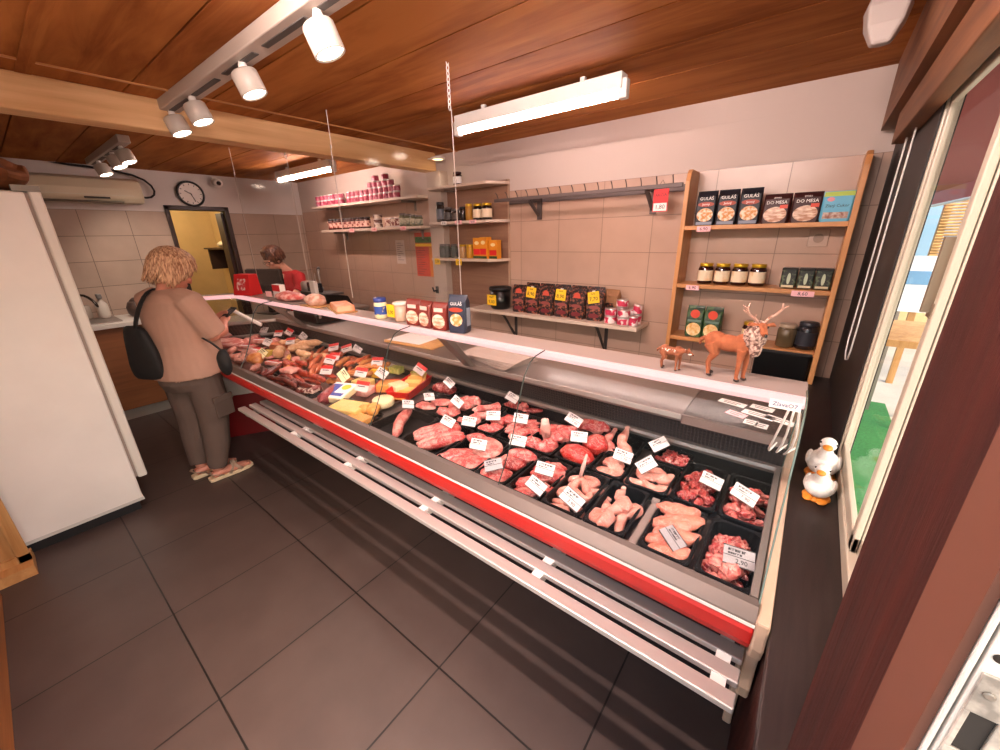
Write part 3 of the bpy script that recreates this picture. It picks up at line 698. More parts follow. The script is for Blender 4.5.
def tagcard(x, y, z, txt, label, mat=pinkc, w=.075, h=.03, size=.026, lettermat=None, group=None):
    t = thing('price_strip', label, 'price tag', (x, y, z), 0, group)
    obj('strip', MB().box(-w/2, -.002, -h/2, w/2, 0, h/2), mat, t)
    letter(t, txt, size, lettermat or ink, (0, -.0024, 0))
    return t
yf = YB-.207
tagcard(-.56, yf, SU[0]-.02, '6,90', 'pink price strip reading 6,90 on the top board of the orange shelf unit')
tagcard(-.575, yf, SU[1]-.02, '6,90', 'pink price strip under the four jam jars on the orange shelf unit')
tagcard(-.02, yf, SU[1]-.02, '8,60', 'pink price strip reading 8,60 under the dark tins', w=.10)

# ---- groceries: generic builders
def pillow_pack(name, label, cat, w, h, d, loc, rz, mat, group=None, top=.0):
    t = thing(name, label, cat, loc, rz, group)
    prof = [(0, .92, 1.), (.1, 1., 1.), (.5, 1., 1.), (.82, 1., .75), (.93, 1., .25), (1., 1., .06)]
    b = MB(); b.rings([[(x*w/2*sx, y*d/2*sy, h*k) for x, y in ((-1, -.7), (-.86, -1), (.86, -1), (1, -.7), (1, .7), (.86, 1), (-.86, 1), (-1, .7))] for k, sx, sy in prof])
    obj('pack_body', b, mat, t)
    return t
def fpatch(parent, name, x, z, w, h, y, mat, round_=False):
    if round_:
        b = MB().lathe([(1, 0), (1, .0018)], 24, mat=Matrix.Translation((x, y, z)) @ Matrix.Diagonal((w/2, 1, h/2, 1)) @ Matrix.Rotation(PI/2, 4, 'X'))
    else: b = MB().box(x-w/2, y-.0018, z-h/2, x+w/2, y, z+h/2)
    return obj(name, b, mat, parent)
navy = M('navy_foil', '#0a0c18', .5, var=.3, vs=30)
maroon = M('maroon_pack', '#360d0c', .5)
gourm = M('meal_picture', '#c9843c', .5, col2='#ead7bd', vs=55, lo=.42, hi=.6)
sandw = M('sliced_meat_picture', '#b07a5c', .5, col2='#ecd6c0', vs=26, stretch=(1, 1, 3), lo=.4, hi=.62)
leafy = M('leaf_print', '#12301c', .45, col2='#3d5a2c', vs=40, lo=.45, hi=.6)
darkpr = M('dark_patterned_foil', '#140f10', .4, col2='#9a5a44', vs=52, lo=.50, hi=.66)
redor = M('red_orange_emblem', '#d4442a', .5)
wtxt = M('white_lettering', '#f0ece6', .6)
# three navy packs
y_ = YB-.14
n0 = pillow_pack('food_pack', 'navy pack with a meal picture, leftmost on the top board of the shelf unit', 'pack', .105, .19, .07, (-.575, y_, SU[0]), R(4), navy)
fpatch(n0, 'meal_picture', 0, .058, .085, .075, -.0345, gourm, True); fpatch(n0, 'name_band', 0, .116, .085, .026, -.0345, M('brick_band', '#a03a24', .5), True)
letter(n0, 'GULÁŠ', .024, wtxt, (0, -.032, .147)); letter(n0, 'Jemný', .016, wtxt, (0, -.0368, .116))
fpatch(n0, 'foot_band', 0, .012, .085, .016, -.0345, M('grey_band', '#7e8696', .5))
dup(n0, (-.462, y_, SU[0]), R(4), 'navy pack with a meal picture, middle one of three on the shelf unit')
dup(n0, (-.350, y_, SU[0]), R(4), 'navy pack beside the maroon pouches on the top board of the shelf unit')
m0 = pillow_pack('food_pouch', 'maroon pouch of sliced meat on the top board, beside the navy packs', 'pouch', .125, .15, .06, (-.222, y_, SU[0]), R(-3), maroon)
fpatch(m0, 'meal_picture', 0, .045, .105, .078, -.0295, sandw, True); fpatch(m0, 'red_flash', .035, .083, .035, .018, -.031, redor)
letter(m0, 'DO MESA', .022, wtxt, (0, -.0302, .105)); letter(m0, 'zmes', .016, wtxt, (0, -.026, .130))
m1 = dup(m0, (-.092, y_, SU[0]), R(2), 'maroon pouch of sliced meat on the top board, next to the blue pouch')
b0 = pillow_pack('food_pouch', 'light blue pouch with green top on the top board of the shelf unit', 'pouch', .125, .145, .06, (.034, y_, SU[0]), 0, M('blue_pouch', '#5fb0cf', .4))
fpatch(b0, 'green_top', 0, .130, .118, .022, -.0195, M('lime_band', '#a9c24a', .5)); fpatch(b0, 'picture_band', 0, .030, .10, .03, -.0305, M('salt_picture', '#c8b6a8', .5, col2='#8d5a4a', vs=60))
fpatch(b0, 'pink_mark', -.03, .106, .03, .02, -.0275, M('pink_mark', '#e79aa4', .5), True)
letter(b0, 'Zlatý Cukor', .019, ink, (0, -.0312, .075))
t = thing('dark_box', 'dark carton standing behind the blue pouch on the top board', 'carton', (-.03, YB-.06, SU[0]))
obj('carton_body', MB().box(-.03, -.03, 0, .03, .03, .12), blackm, t, bevel=.002); obj('carton_flap', MB().box(-.03, -.031, .105, .03, -.03, .12), navy, t)
def jar(label, r, h, mat, lidm, labm, loc, group=None, labh=.5, name='jar'):
    t = thing(name, label, 'jar', loc, 0, group)
    obj('jar_body', MB().lathe([(r*.86, 0), (r, h*.06), (r, h*.74), (r*.84, h*.85), (r*.8, h*.86)], 22), mat, t, True)
    obj('lid', MB().lathe([(r*.88, h*.85), (r*.9, h*.86), (r*.9, h*.985), (r*.84, h)], 22), lidm, t, True)
    if labm: obj('jar_label', MB().lathe([(r*1.012, h*.16), (r*1.012, h*(.16+labh))], 22, cap=False), labm, t, True)
    return t
jam = M('dark_jam', '#2a0d0c', .12, coat=.5); cream_l = M('cream_label', '#e6d3b4', .5, col2='#d5a45c', vs=18, lo=.5, hi=.7)
yj = YB-.12
j0 = jar('', .042, .125, jam, gold, cream_l, (-.53, yj, SU[1]), None)
j0['label'] = 'dark jam jar with gold lid, leftmost of the four on the shelf unit'
for k, lb in ((1, 'dark jam jar with gold lid, second from the left on the shelf unit'), (2, 'dark jam jar with gold lid, third from the left on the shelf unit'), (3, 'dark jam jar with gold lid, rightmost of the four on the shelf unit')):
    dup(j0, (-.53+.093*k, yj, SU[1]), R(12*k), lb)
dup(j0, (-.235, yj, SU[2]), R(20), 'dark jam jar with gold lid behind the stag figurine')
tin = M('dark_leaf_tin', '#141a14', .4, col2='#5d6a4c', vs=55, lo=.5, hi=.68)
def dtin(x, lb):
    t = thing('tin', lb, 'tin', (x, yj-.02, SU[1]))
    obj('tin_body', MB().box(-.036, -.036, .004, .036, .036, .106), tin, t, bevel=.008); obj('lid', MB().box(-.037, -.037, .098, .037, .037, .112), black, t, bevel=.004)
    fpatch(t, 'figure_print', 0, .055, .016, .06, -.0362, M('pale_print', '#b7c2a4', .5), True); fpatch(t, 'foot_print', 0, .014, .056, .012, -.0362, M('cream_band', '#cdbf98', .5))
dtin(-.098, 'dark printed tin, leftmost of three above the 8,60 strip'); dtin(-.022, 'dark printed tin, middle of three above the 8,60 strip'); dtin(.053, 'dark printed tin, nearest the window of three on the shelf unit')
c0 = pillow_pack('coffee_pack', 'leaf printed pack with red emblem, left one of two on the shelf unit', 'pack', .10, .20, .06, (-.545, y_, SU[2]), R(3), leafy)
fpatch(c0, 'emblem', 0, .150, .055, .055, -.027, redor, True); fpatch(c0, 'bowl_picture', 0, .050, .085, .085, -.0295, M('bowl_picture', '#d9a04a', .5, col2='#f0d8a8', vs=50), True); fpatch(c0, 'name_band', 0, .105, .08, .014, -.0298, M('grey_green_band', '#5d7a6c', .5))
dup(c0, (-.440, y_, SU[2]), R(-3), 'leaf printed pack with red emblem, right one of two on the shelf unit')
jar('clear jar with pale lid between the stag and the black jar', .048, .135, M('jar_brown_glass', '#5a4c36', .08, coat=.5), M('pale_lid', '#a8947c', .4), None, (-.050, yj, SU[2]))
jar('black jar with wide lid at the right of the lower board of the shelf unit', .05, .155, M('jar_dark', '#15161c', .15, coat=.5), M('dark_lid', '#20222a', .4), M('dark_label', '#23252d', .5), (.043, yj, SU[2]))
t = thing('black_tray', 'black trays stacked at the bottom of the shelf unit', 'tray', (.06, YB-.11, SU[3]))
obj('tray_body', MB().box(-.24, -.09, 0, .025, .10, .275), black, t, bevel=.01)
obj('tray_rim', MB().box(-.245, -.095, .262, .03, .104, .28), blackm, t, bevel=.003)

# coffee bags, tub and pink tins on the long shelf
zs = 1.06; yc = YB-.14
t = thing('tub', 'black lidded tub with yellow price card at the left end of the long shelf', 'tub', (-2.17, yc+.02, zs))
obj('tub_body', MB().lathe([(.075, 0), (.09, .02), (.095, .17)], 26), black, t, True); obj('lid', MB().lathe([(.10, .165), (.102, .185), (.094, .192)], 26), blackm, t, True)
pcd = obj('price_card', MB().box(-.055, -.004, -.045, .045, 0, .045), yell, t, loc=(-.015, -.098, .085)); letter(pcd, '9,00', .04, ink, (-.005, -.0045, -.015)); letter(pcd, 'MASŤ', .02, ink, (-.005, -.0045, .025))
k0 = pillow_pack('coffee_bag', '', 'coffee bag', .133, .225, .095, (-1.93, yc, zs), R(5), darkpr)
fpatch(k0, 'emblem', 0, .165, .06, .07, -.038, M('coral_emblem', '#c8503c', .5), True); fpatch(k0, 'name_patch', 0, .100, .085, .028, -.0475, M('dark_rose_patch', '#8a4640', .5), True); fpatch(k0, 'foot_patch', 0, .038, .085, .034, -.0475, M('wine_patch', '#6e2028', .5), True)
k0['label'] = 'dark patterned coffee bag nearest the black tub on the long shelf'
lbs = ['dark patterned coffee bag with the leftmost yellow price card', 'dark patterned coffee bag between the leftmost and middle price cards', 'dark patterned coffee bag with the middle yellow price card', 'dark patterned coffee bag between the middle and right price cards', 'dark patterned coffee bag beside the pink tins with a tilted price card']
bags = [k0]
for k, lb in enumerate(lbs): bags.append(dup(k0, (-1.93+.138*(k+1), yc-.006*(k % 2), zs), R(5-7*(k % 2)), lb))
for k in range(5): dup(k0, (-1.86+.145*k, yc+.085, zs+.012), R(-6+5*(k % 3)), 'dark coffee bag in the rear row on the long shelf behind the front row', 'rear row of coffee bags')
for i, (k, txt, rl) in enumerate(((1, '8,90', 4), (3, '8,90', 2), (5, '7,70', -12))):
    t = thing('price_card', ('yellow price card on the coffee bags nearest the black tub', 'yellow price card on the middle of the coffee bags', 'tilted yellow price card on the coffee bag beside the pink tins')[i], 'price card', (-1.93+.138*k, yc-.052, zs+.175), 0)
    t.rotation_euler = (R(-8), R(rl), 0)
    obj('card', MB().box(-.045, -.003, -.042, .045, 0, .042), yell, t); letter(t, txt, .04, ink, (0, -.0034, -.012)); letter(t, 'káva', .018, ink, (0, -.0034, .027))
    obj('clip', MB().box(-.008, .0, .03, .008, .02, .05), whitep, t)
t = pillow_pack('coffee_bag', 'brown paper bag leaning at the right end of the coffee bags', 'bag', .12, .23, .08, (-1.135, yc+.05, zs), R(-15), M('kraft', '#8a6040', .7, var=.15))
fpatch(t, 'bag_label', 0, .1, .08, .07, -.0405, darkpr)
ptin = M('pink_tin_label', '#c02a4c', .4, col2='#e8d8d4', vs=28, lo=.5, hi=.56)
def can(label, r, h, loc, group, m=ptin):
    t = thing('can', label, 'can', loc, 0, group)
    obj('can_body', MB().lathe([(r*.95, 0), (r, .004), (r, h-.004), (r*.95, h)], 20), M('tin_metal', '#cfc4c0', .3, .8), t, True)
    obj('can_label', MB().lathe([(r*1.01, h*.14), (r*1.01, h*.86)], 20, cap=False), m, t, True)
    return t
PL = 'pink and white tin piled at the right end of the coffee shelf'
p0 = can(PL, .043, .055, (-1.10, yc-.05, zs), 'pink tins at the end of the coffee shelf')
for q in ((-1.10, yc-.05, zs+.056), (-1.00, yc-.06, zs), (-1.00, yc-.06, zs+.056), (-1.05, yc+.03, zs), (-1.05, yc+.03, zs+.056), (-1.05, yc+.03, zs+.112), (-.955, yc+.03, zs), (-.955, yc+.03, zs+.056)): dup(p0, q, random.uniform(0, 6))
p1 = can('slim pink tin at the very end of the coffee shelf', .03, .072, (-.925, yc-.07, zs), 'slim pink tins at the end of the coffee shelf')
for q in ((-.925, yc+.0+.0, zs), (-.925, yc-.0, zs+.073)): dup(p1, q, random.uniform(0, 6))

# small shelves: jars and cartons
ys = YB-.022-.10
cof = M('dark_coffee', '#1c1210', .12, coat=.5); pale_lab = M('pale_label', '#ddc8a8', .5)
jar('dark jam jar with white label alone on the topmost small shelf', .04, .11, jam, M('dark_red_lid', '#3a1414', .4), paper, (-2.62, ys, 2.10))
z_ = 1.808
jar('tall dark jar at the left end of the middle small shelf', .04, .175, cof, black, M('greyblue_label', '#4a5460', .5), (-2.86, ys, z_))
jar('dark jar with pale dot beside the tall jar on the middle small shelf', .042, .125, cof, M('grey_lid', '#5a5250', .4), M('dark_dotted_label', '#3a3432', .5, col2='#a59a90', vs=18, lo=.6, hi=.66), (-2.76, ys, z_))
jar('plain dark jar in the middle of the middle small shelf', .042, .11, cof, M('grey_lid', '#5a5250', .4), M('brown_label', '#4a3a30', .5), (-2.665, ys, z_))
jar('black jar left of the yellow jar on the middle small shelf', .036, .12, cof, black, None, (-2.575, ys, z_))
jar('tall yellow jar on the middle small shelf', .034, .14, M('mustard_glass', '#a5742c', .15), gold, None, (-2.50, ys, z_))
jar('gold lidded jar with white label, left of two on the middle small shelf', .042, .135, cof, gold, pale_lab, (-2.40, ys, z_))
jar('gold lidded jar with white label, right of two on the middle small shelf', .045, .135, cof, gold, pale_lab, (-2.295, ys, z_))
tagcard(-2.72, YB-.225, z_-.012, '4,50', 'pale price strip on the middle small shelf below the plain dark jars', w=.07, mat=paper)
tagcard(-2.54, YB-.225, z_-.012, '3,90', 'pink price strip on the middle small shelf below the yellow jar', w=.08)
tagcard(-2.37, YB-.225, z_-.012, '5,50', 'pink price strip on the middle small shelf below the white labels', w=.08)
z_ = 1.49
gg = M('grey_glass', '#4d534c', .12, coat=.5)
for k in range(3): jar('grey jar on the lowest small shelf, %s' % ('at its left end', 'second from its left end', 'third from its left end')[k], .034, .125, gg, M('grey_lid', '#5a5250'), M('slate_label', '#3a403e', .5), (-2.86+.075*k, ys-.02*(k % 2), z_))
for k in range(2): jar(('pale jar beside the grey jars on the lowest small shelf', 'orange yellow jar beside the cartons on the lowest small shelf')[k], .036, .12, M(('straw_glass', 'amber_glass')[k], ('#a8845c', '#b9862c')[k], .15), gold, None, (-2.60+.09*k, ys, z_))
ycart = M('orange_carton', '#d98a1e', .5)
def carton(x, y, h, lb, rz=0):
    t = thing('carton', lb, 'carton', (x, y, z_), rz)
    obj('carton_body', MB().box(-.045, -.03, 0, .045, .03, h), ycart, t, bevel=.002)
    fpatch(t, 'red_field', 0, h*.33, .075, h*.28, -.0302, redcard); fpatch(t, 'white_mark', 0, h*.75, .05, h*.18, -.0302, M('pale_yellow_mark', '#f0d9a0', .5), True); fpatch(t, 'green_foot', 0, .012, .086, .02, -.0302, M('green_foot', '#2d4422', .5))
carton(-2.40, ys, .175, 'orange carton with red field, leftmost of three on the lowest small shelf'); carton(-2.315, ys-.01, .18, 'orange carton with red field, middle of three on the lowest small shelf', R(-6)); carton(-2.22, ys+.005, .155, 'shorter orange carton, rightmost on the lowest small shelf')
for (x, lb) in ((-2.84, 'yellow price card below the grey jars on the lowest small shelf'), (-2.56, 'yellow price card below the amber jar on the lowest small shelf')):
    tagcard(x, YB-.225, z_-.03, '2,50', lb, yell, .07, .055, .03)

# long upper shelf: pink cans; lower: jars and tins
pk = M('magenta_tin_label', '#8e1038', .4, col2='#c07a8c', vs=34, lo=.54, hi=.62)
yq = YB-.11
PLB = 'magenta can in the two-high row on the upper long shelf'
c0 = can(PLB, .036, .058, (-4.92, yq-.05, 2.055), 'magenta cans on the upper long shelf', pk)
nc = 0
for k in range(19):
    x = -4.92+k*.083
    hgt = 2
    if k == 7: continue
    if k in (14, 16): hgt = 4
    elif k in (13, 15, 17): hgt = 3
    elif k == 18 or k == 12: hgt = 2
    for q in range(hgt):
        if k == 0 and q == 0: continue
        if hgt > 2 and q == hgt-1: pass
        dup(c0, (x+(0 if q % 2 == 0 else .01), yq-.05+.004*(k % 2), 2.055+.0585*q), random.uniform(0, 6))
for o in [o for o in bpy.data.objects if o.get('group') == 'magenta cans on the upper long shelf']:
    o['label'] = 'magenta and white can stacked with its like on the upper long shelf'
hj = M('horseradish_label', '#d0a898', .5, col2='#7a2c24', vs=30, lo=.5, hi=.56)
q0 = jar('dark lidded jar in the row of alike pale labelled jars on the lower long shelf', .036, .12, M('jar_dark_red', '#3a1410', .2), M('black_lid', '#1c1210', .35), hj, (-4.72, yq-.05, 1.785), 'row of pale labelled jars on the lower long shelf')
for k in range(1, 10): dup(q0, (-4.72+.083*k, yq-.05, 1.785), R(15*k))
bt = can('brown and white tin in the stack of three on the lower long shelf', .045, .043, (-3.78, yq-.05, 1.785), 'stack of three brown tins', M('brown_tin_label', '#5a2a20', .4, col2='#d8c8b8', vs=20, lo=.5, hi=.55))
for q in (1, 2): dup(bt, (-3.78, yq-.05, 1.785+.0435*q), q*2.)
rt = can('striped tin beside the stack of three on the lower long shelf', .038, .09, (-3.60, yq-.05, 1.785), 'striped tins on the lower long shelf', M('striped_tin_label', '#7a2a24', .4, col2='#d8c4b4', vs=30, lo=.48, hi=.52))
for q in (1, 2): dup(rt, (-3.60+.08*q, yq-.05, 1.785), q*1.)
for k in range(4):
    jar('grey lidded jar on the lower long shelf, %s' % ('next to the striped tins', 'second after the striped tins', 'third after the striped tins', 'the last one')[k], .038, .125-.01*k, M('olive_jar', '#5a5a40', .15), M('grey_lid', '#5a5250'), M('mixed_label', '#c9c0a4', .5, col2='#4c5a50', vs=25), (-3.365+.08*k, yq-.05, 1.785))
for x, lb in ((-4.2, 'red and white price strip below the row of pale jars on the lower long shelf'), (-3.78, 'red and white price strip below the stack of three tins'), (-3.30, 'red and white price strip below the grey lidded jars')):
    tagcard(x, YB-.222, 1.768, '1,90', lb, pinkc, .09, .04, .03, redcard)
# posters
t = thing('wall_socket', 'pale square socket plate on the tiles behind the shelf unit', 'socket', (-.01, YB-.001, 1.63))
obj('plate', MB().box(-.045, -.010, -.045, .045, 0, .045), M('socket_plate', '#b49a88', .4), t, bevel=.004); obj('socket_ring', MB().lathe([(.024, 0), (.024, .003), (.018, .003)], 20, mat=Matrix.Translation((0, -.010, 0)) @ Matrix.Rotation(PI/2, 4, 'X')), M('socket_ring', '#8f7868', .4), t)
t = thing('coat_hook', 'small black hook on the pale pier below the grey jars', 'hook', (-3.0, 2.799, 1.17))
obj('plate', MB().box(-.02, -.008, -.035, .02, 0, .035), blackm, t, bevel=.003); obj('hook_arm', MB().tube([(0, -.006, .0), (0, -.05, -.01), (0, -.065, .03)], .008, 8), blackm, t, True)
t = thing('price_poster', 'red price list poster with green header on the back wall', 'poster', (-3.25, YB-.004, 1.485))
obj('sheet', MB().box(-.145, -.003, -.20, .15, 0, .24), M('poster_red', '#c23a20', .6), t)
fpatch(t, 'green_header', 0, .17, .28, .06, -.003, M('poster_green', '#3a6a34', .6)); letter(t, 'Cenník', .055, ink, (0, -.0055, .17))
fpatch(t, 'yellow_band', 0, .118, .28, .028, -.003, yell); fpatch(t, 'orange_column', .10, -.05, .07, .30, -.003, M('poster_orange', '#d07a2a', .6))
ln = MB()
for k in range(12): ln.box(-.125, -.0055, .085-.024*k, -.02+.03*math.sin(k*2.2), -.003, .092-.024*k)
obj('printed_lines', ln, M('poster_print', '#7a1c14', .6), t)
t = thing('notice', 'white printed sheet on the back wall left of the red poster', 'notice', (-3.65, YB-.004, 1.53))
obj('sheet', MB().box(-.075, -.002, -.125, .075, 0, .125), M('notice_paper', '#c9b8b0', .7), t)
ln = MB()
for k in range(9): ln.box(-.055, -.003, .09-.022*k, .02+.035*math.sin(k*1.7), -.002, .097-.022*k)
obj('printed_lines', ln, M('grey_print', '#8a7c78', .7), t)

# ------------------------------------------------------------------ things on top of the counter
ZT = 1.2755
t = thing('sauce_jar', 'white and blue sauce jar standing alone on the counter top', 'jar', (-1.785, 1.245, ZT))
obj('jar_body', MB().lathe([(.030, 0), (.034, .006), (.034, .075), (.030, .088)], 20), M('cream_sauce', '#e8dcae', .3), t, True)
obj('lid', MB().lathe([(.032, .086), (.033, .088), (.033, .106), (.03, .108)], 20), M('blue_lid', '#2a3a7c', .4), t, True)
obj('jar_label', MB().lathe([(.0345, .022), (.0345, .066)], 20, cap=False), M('blue_label', '#2c4a94', .5, col2='#e8d060', vs=22, lo=.55, hi=.6), t, True)
t = thing('spice_tub', 'clear tub with yellow price tag next to the sauce jar', 'tub', (-1.63, 1.255, ZT))
obj('tub_body', MB().lathe([(.03, 0), (.034, .008), (.036, .085)], 18), M('spice_contents', '#b89a84', .3, var=.15), t, True); obj('lid', MB().lathe([(.038, .083), (.038, .095), (.03, .098)], 18), M('clear_lid', '#d8c8bc', .3), t, True)
pcd = obj('price_card', MB().box(-.03, -.003, -.032, .03, 0, .032), yell, t, loc=(-.03, -.038, .055)); letter(pcd, '1,90', .026, ink, (0, -.0034, -.008))
pouch0 = pillow_pack('food_pouch', 'red brown pouch with meat picture on the counter top, leftmost of three', 'pouch', .085, .125, .05, (-1.50, 1.24, ZT), R(10), M('red_brown_pouch', '#6a2018', .4))
fpatch(pouch0, 'meal_picture', 0, .04, .072, .065, -.0245, sandw, True); fpatch(pouch0, 'white_title', 0, .092, .05, .018, -.021, M('rose_title', '#e8c0b4', .5)); 
dup(pouch0, (-1.405, 1.235, ZT), R(-4), 'red brown pouch with meat picture on the counter top, middle of three'); dup(pouch0, (-1.31, 1.235, ZT), R(8), 'red brown pouch with meat picture beside the blue black box on the counter top')
t = pillow_pack('food_pack', 'tall blue black pack with orange meal picture on the counter top', 'pack', .09, .165, .06, (-1.205, 1.245, ZT), R(14), M('blue_black_foil', '#222838', .35))
fpatch(t, 'meal_picture', 0, .058, .06, .055, -.030, gourm, True); fpatch(t, 'name_band', 0, .103, .07, .02, -.0305, M('brick_band', '#a03a24', .5), True); letter(t, 'GULÁŠ', .019, wtxt, (0, -.0268, .128))
obj('nutrition_panel', MB().box(.0452, -.015, .03, .0462, .015, .11), M('nutrition_print', '#8d94a0', .5), t)
# counter-top meat, parcels and cards at the far bend
hamm = M('roast_ham', '#c98a74', .5, col2='#e8c2b0', vs=30, lo=.4, hi=.6)
pkm = M('pink_sausage_pack', '#c8524c', .4, col2='#eab0a8', vs=24, lo=.42, hi=.6)
t = thing('roast_ham', 'pale netted ham on a board on the counter top', 'ham', (-2.50, 1.262, ZT))
obj('ham_body', MB().ell((0, 0, .038), (.085, .06, .04), u=20, v=12).noise(.012, 25, 2), hamm, t, True); obj('board', MB().box(-.1, -.06, 0, .1, .06, .006), PLY, t)
t = thing('meat_parcel', 'pink vacuum packed sausage parcel on a tray on the counter top', 'parcel', (-2.86, 1.268, ZT))
obj('parcel_body', MB().ell((0, 0, .034), (.17, .07, .032), u=20, v=10).noise(.012, 22, 4), pkm, t, True); obj('tray', MB().box(-.19, -.08, 0, .19, .08, .008), M('foam_tray', '#8a7a74', .5), t)
t = thing('orange_parcel', 'orange paper parcel lying on a board on the counter top', 'parcel', (-2.19, 1.26, ZT), R(-20))
obj('parcel_body', MB().box(-.11, -.05, .006, .11, .05, .042), M('orange_wrap', '#d8703c', .5, col2='#e8b08c', vs=14), t, bevel=.006); obj('board', MB().box(-.2, -.06, 0, .12, .06, .006), PLY, t)
def red_box(label, loc, rz, w, h, d, txt):
    t = thing('card_box', label, 'box', loc, rz)
    b = MB(); b.rings([[(-w/2, -d/2, 0), (w/2, -d/2, 0), (w/2, d/2, 0), (-w/2, d/2, 0)], [(-w/2*.92, -d/2*.4, h), (w/2*.92, -d/2*.4, h), (w/2*.92, d/2*.8, h), (-w/2*.92, d/2*.8, h)]])
    obj('box_body', b, redcard, t, bevel=.003)
    a = math.atan2(d*.3, h)
    q = obj('white_emblem', MB().box(-w*.25, -.002, -h*.26, w*.25, 0, h*.30), M('emblem_pink_white', '#f0d4cc', .5, col2='#d8484a', vs=40, lo=.45, hi=.5), t, loc=(0, -d*.35-.001, h*.5), rot=(-a, 0, 0))
    obj('foot_line', MB().box(-w*.36, -.002, -.006, w*.36, 0, .006), paper, t, loc=(0, -d*.5+.008, .016), rot=(-a, 0, 0))
    return t
red_box('red card dispenser box on the bend of the counter top beside the customer', (-3.54, 1.25, ZT), R(20), .17, .16, .12, '')
t = thing('card_stand', 'clear stand with a small pink card beside the red dispenser box', 'stand', (-3.17, 1.26, ZT), R(10))
obj('stand_sheet', MB().box(-.05, -.004, 0, .05, .004, .10), acryl, t); obj('card', MB().box(-.035, -.006, .01, .035, -.004, .05), pinkc, t)
t = thing('carton', 'small red and white carton behind the sausage parcel on the counter top', 'carton', (-3.09, 1.30, ZT))
obj('carton_body', MB().box(-.06, -.02, 0, .06, .02, .10), paper, t, bevel=.002); fpatch(t, 'red_band', 0, .075, .118, .045, -.0202, redcard)

# papers and boards on the worktop behind the glass
t = thing('paper_stack', 'stack of white wrapping paper on the worktop near the middle support', 'paper', (-1.36, 1.72, 1.004), R(-8))
for k in range(4): obj('sheet', MB().box(-.21, -.13, .002*k, .20, .13, .002*k+.0016).noise(.004, 6, k), M('wrapping_paper', '#bca99e', .7), t, loc=(0, 0, .006*k), rot=(0, 0, R(5*k-6)))
t = thing('cutting_board', 'pale wooden cutting board on the worktop left of the paper stack', 'board', (-2.05, 1.72, 1.0), R(6))
obj('board', MB().box(-.22, -.13, 0, .22, .13, .018), wood('board_wood', '#b07c48', '#cf9c66', 0), t, bevel=.004); obj('paper_liner', MB().box(-.20, -.12, .0185, .10, .12, .020), paper, t)
for k, (x, y, a, w_, lb, n) in enumerate(((-.16, 1.77, -12, .10, 'spare price card at the left among those lying on the granite slab', 0), (-.13, 1.66, -18, .07, 'pink edged card sheet lying left on the granite slab', 1), (-.055, 1.78, -10, .08, 'white card behind the long card on the granite slab', 0), (-.06, 1.70, -14, .11, 'long white price card in the middle of the granite slab', 0), (.01, 1.69, -20, .10, 'white price card nearest the end glass on the granite slab', 0), (-.075, 1.61, -4, .045, 'small white slip at the front of the granite slab, left one', 2), (-.04, 1.60, -4, .04, 'small white slip at the front of the granite slab, right one', 2))):
    t = thing('loose_card', lb, 'card', (x, y, .9995), R(a))
    obj('card', MB().box(-w_/2, -.022, 0, w_/2, .022, .0012), paper if n != 1 else pinkc, t)
    l = MB(); l.box(-w_*.35, .004, .0012, w_*.3, .010, .0016); l.box(-w_*.3, -.012, .0012, w_*.2, -.005, .0016); obj('print', l, M('grey_print', '#8a7c78'), t)
# handwritten strip on the light strip
t = thing('name_strip', 'white handwritten strip hanging from the light strip at the window end', 'label', (.010, 1.180, 1.250))
obj('strip', MB().box(-.034, -.001, -.012, .034, 0, .012), paper, t); letter(t, 'ZlavaO7', .0155, M('violet_ink', '#4a3a78', .6), (0, -.0014, 0))

# service side: scale, slicer, register, monitor
t = thing('counter_scale', 'black weighing scale with a pale display on a pole behind the counter', 'scale', (-3.42, 1.74, 1.0), R(180))
obj('scale_base', MB().box(-.20, -.14, .0, .20, .14, .09), black, t, bevel=.015); obj('platter', MB().box(-.17, -.12, .095, .17, .12, .11), steel, t, bevel=.006)
obj('pole', MB().tube([(-.19, .10, .05), (-.19, .10, .30)], .016, 10), M('grey_pole', '#a39a94', .4), t, True); obj('display', MB().box(-.225, .085, .23, -.155, .12, .36), M('pale_display', '#cfc8c0', .4), t, bevel=.006)
t = thing('cash_register', 'black cash register with keypad beside the scale behind the counter', 'register', (-3.96, 2.13, 1.0), R(180))
b = MB(); b.rings([[(-.24, -.16, 0), (.24, -.16, 0), (.24, .16, 0), (-.24, .16, 0)], [(-.24, -.10, .13), (.24, -.10, .13), (.24, .16, .18), (-.24, .16, .18)]]); obj('register_body', b, black, t, bevel=.012)
obj('register_screen', MB().box(-.13, .10, .18, .13, .13, .27), M('dark_screen', '#1b1f26', .15), t, bevel=.006); obj('keypad', MB().box(-.18, -.09, .145, .10, .06, .165), M('keys_grey', '#4a4646', .5), t, bevel=.004)
obj('paper_slot', MB().box(.13, -.05, .16, .22, .08, .20), greym, t, bevel=.006)
t = thing('meat_slicer', 'black and chrome meat slicer behind the far end of the counter', 'slicer', (-4.44, 2.22, 1.0), R(150))
obj('slicer_base', MB().box(-.2, -.15, 0, .2, .15, .09), black, t, bevel=.02); obj('motor_housing', MB().lathe([(.05, 0), (.07, .02), (.07, .14), (.05, .16)], 18, at=(.06, .04, .08)), steel, t, True)
obj('blade', MB().lathe([(.12, 0), (.125, .004), (.12, .008)], 28, mat=Matrix.Translation((0, -.05, .20)) @ Matrix.Rotation(PI/2, 4, 'X')), steel, t, True)
obj('pusher_arm', MB().tube([(-.05, -.1, .10), (-.06, -.1, .33), (.06, -.1, .36)], .012, 8), alu, t, True); obj('handle', MB().tube([(.05, -.1, .36), (.15, -.1, .37)], .018, 10), black, t, True)
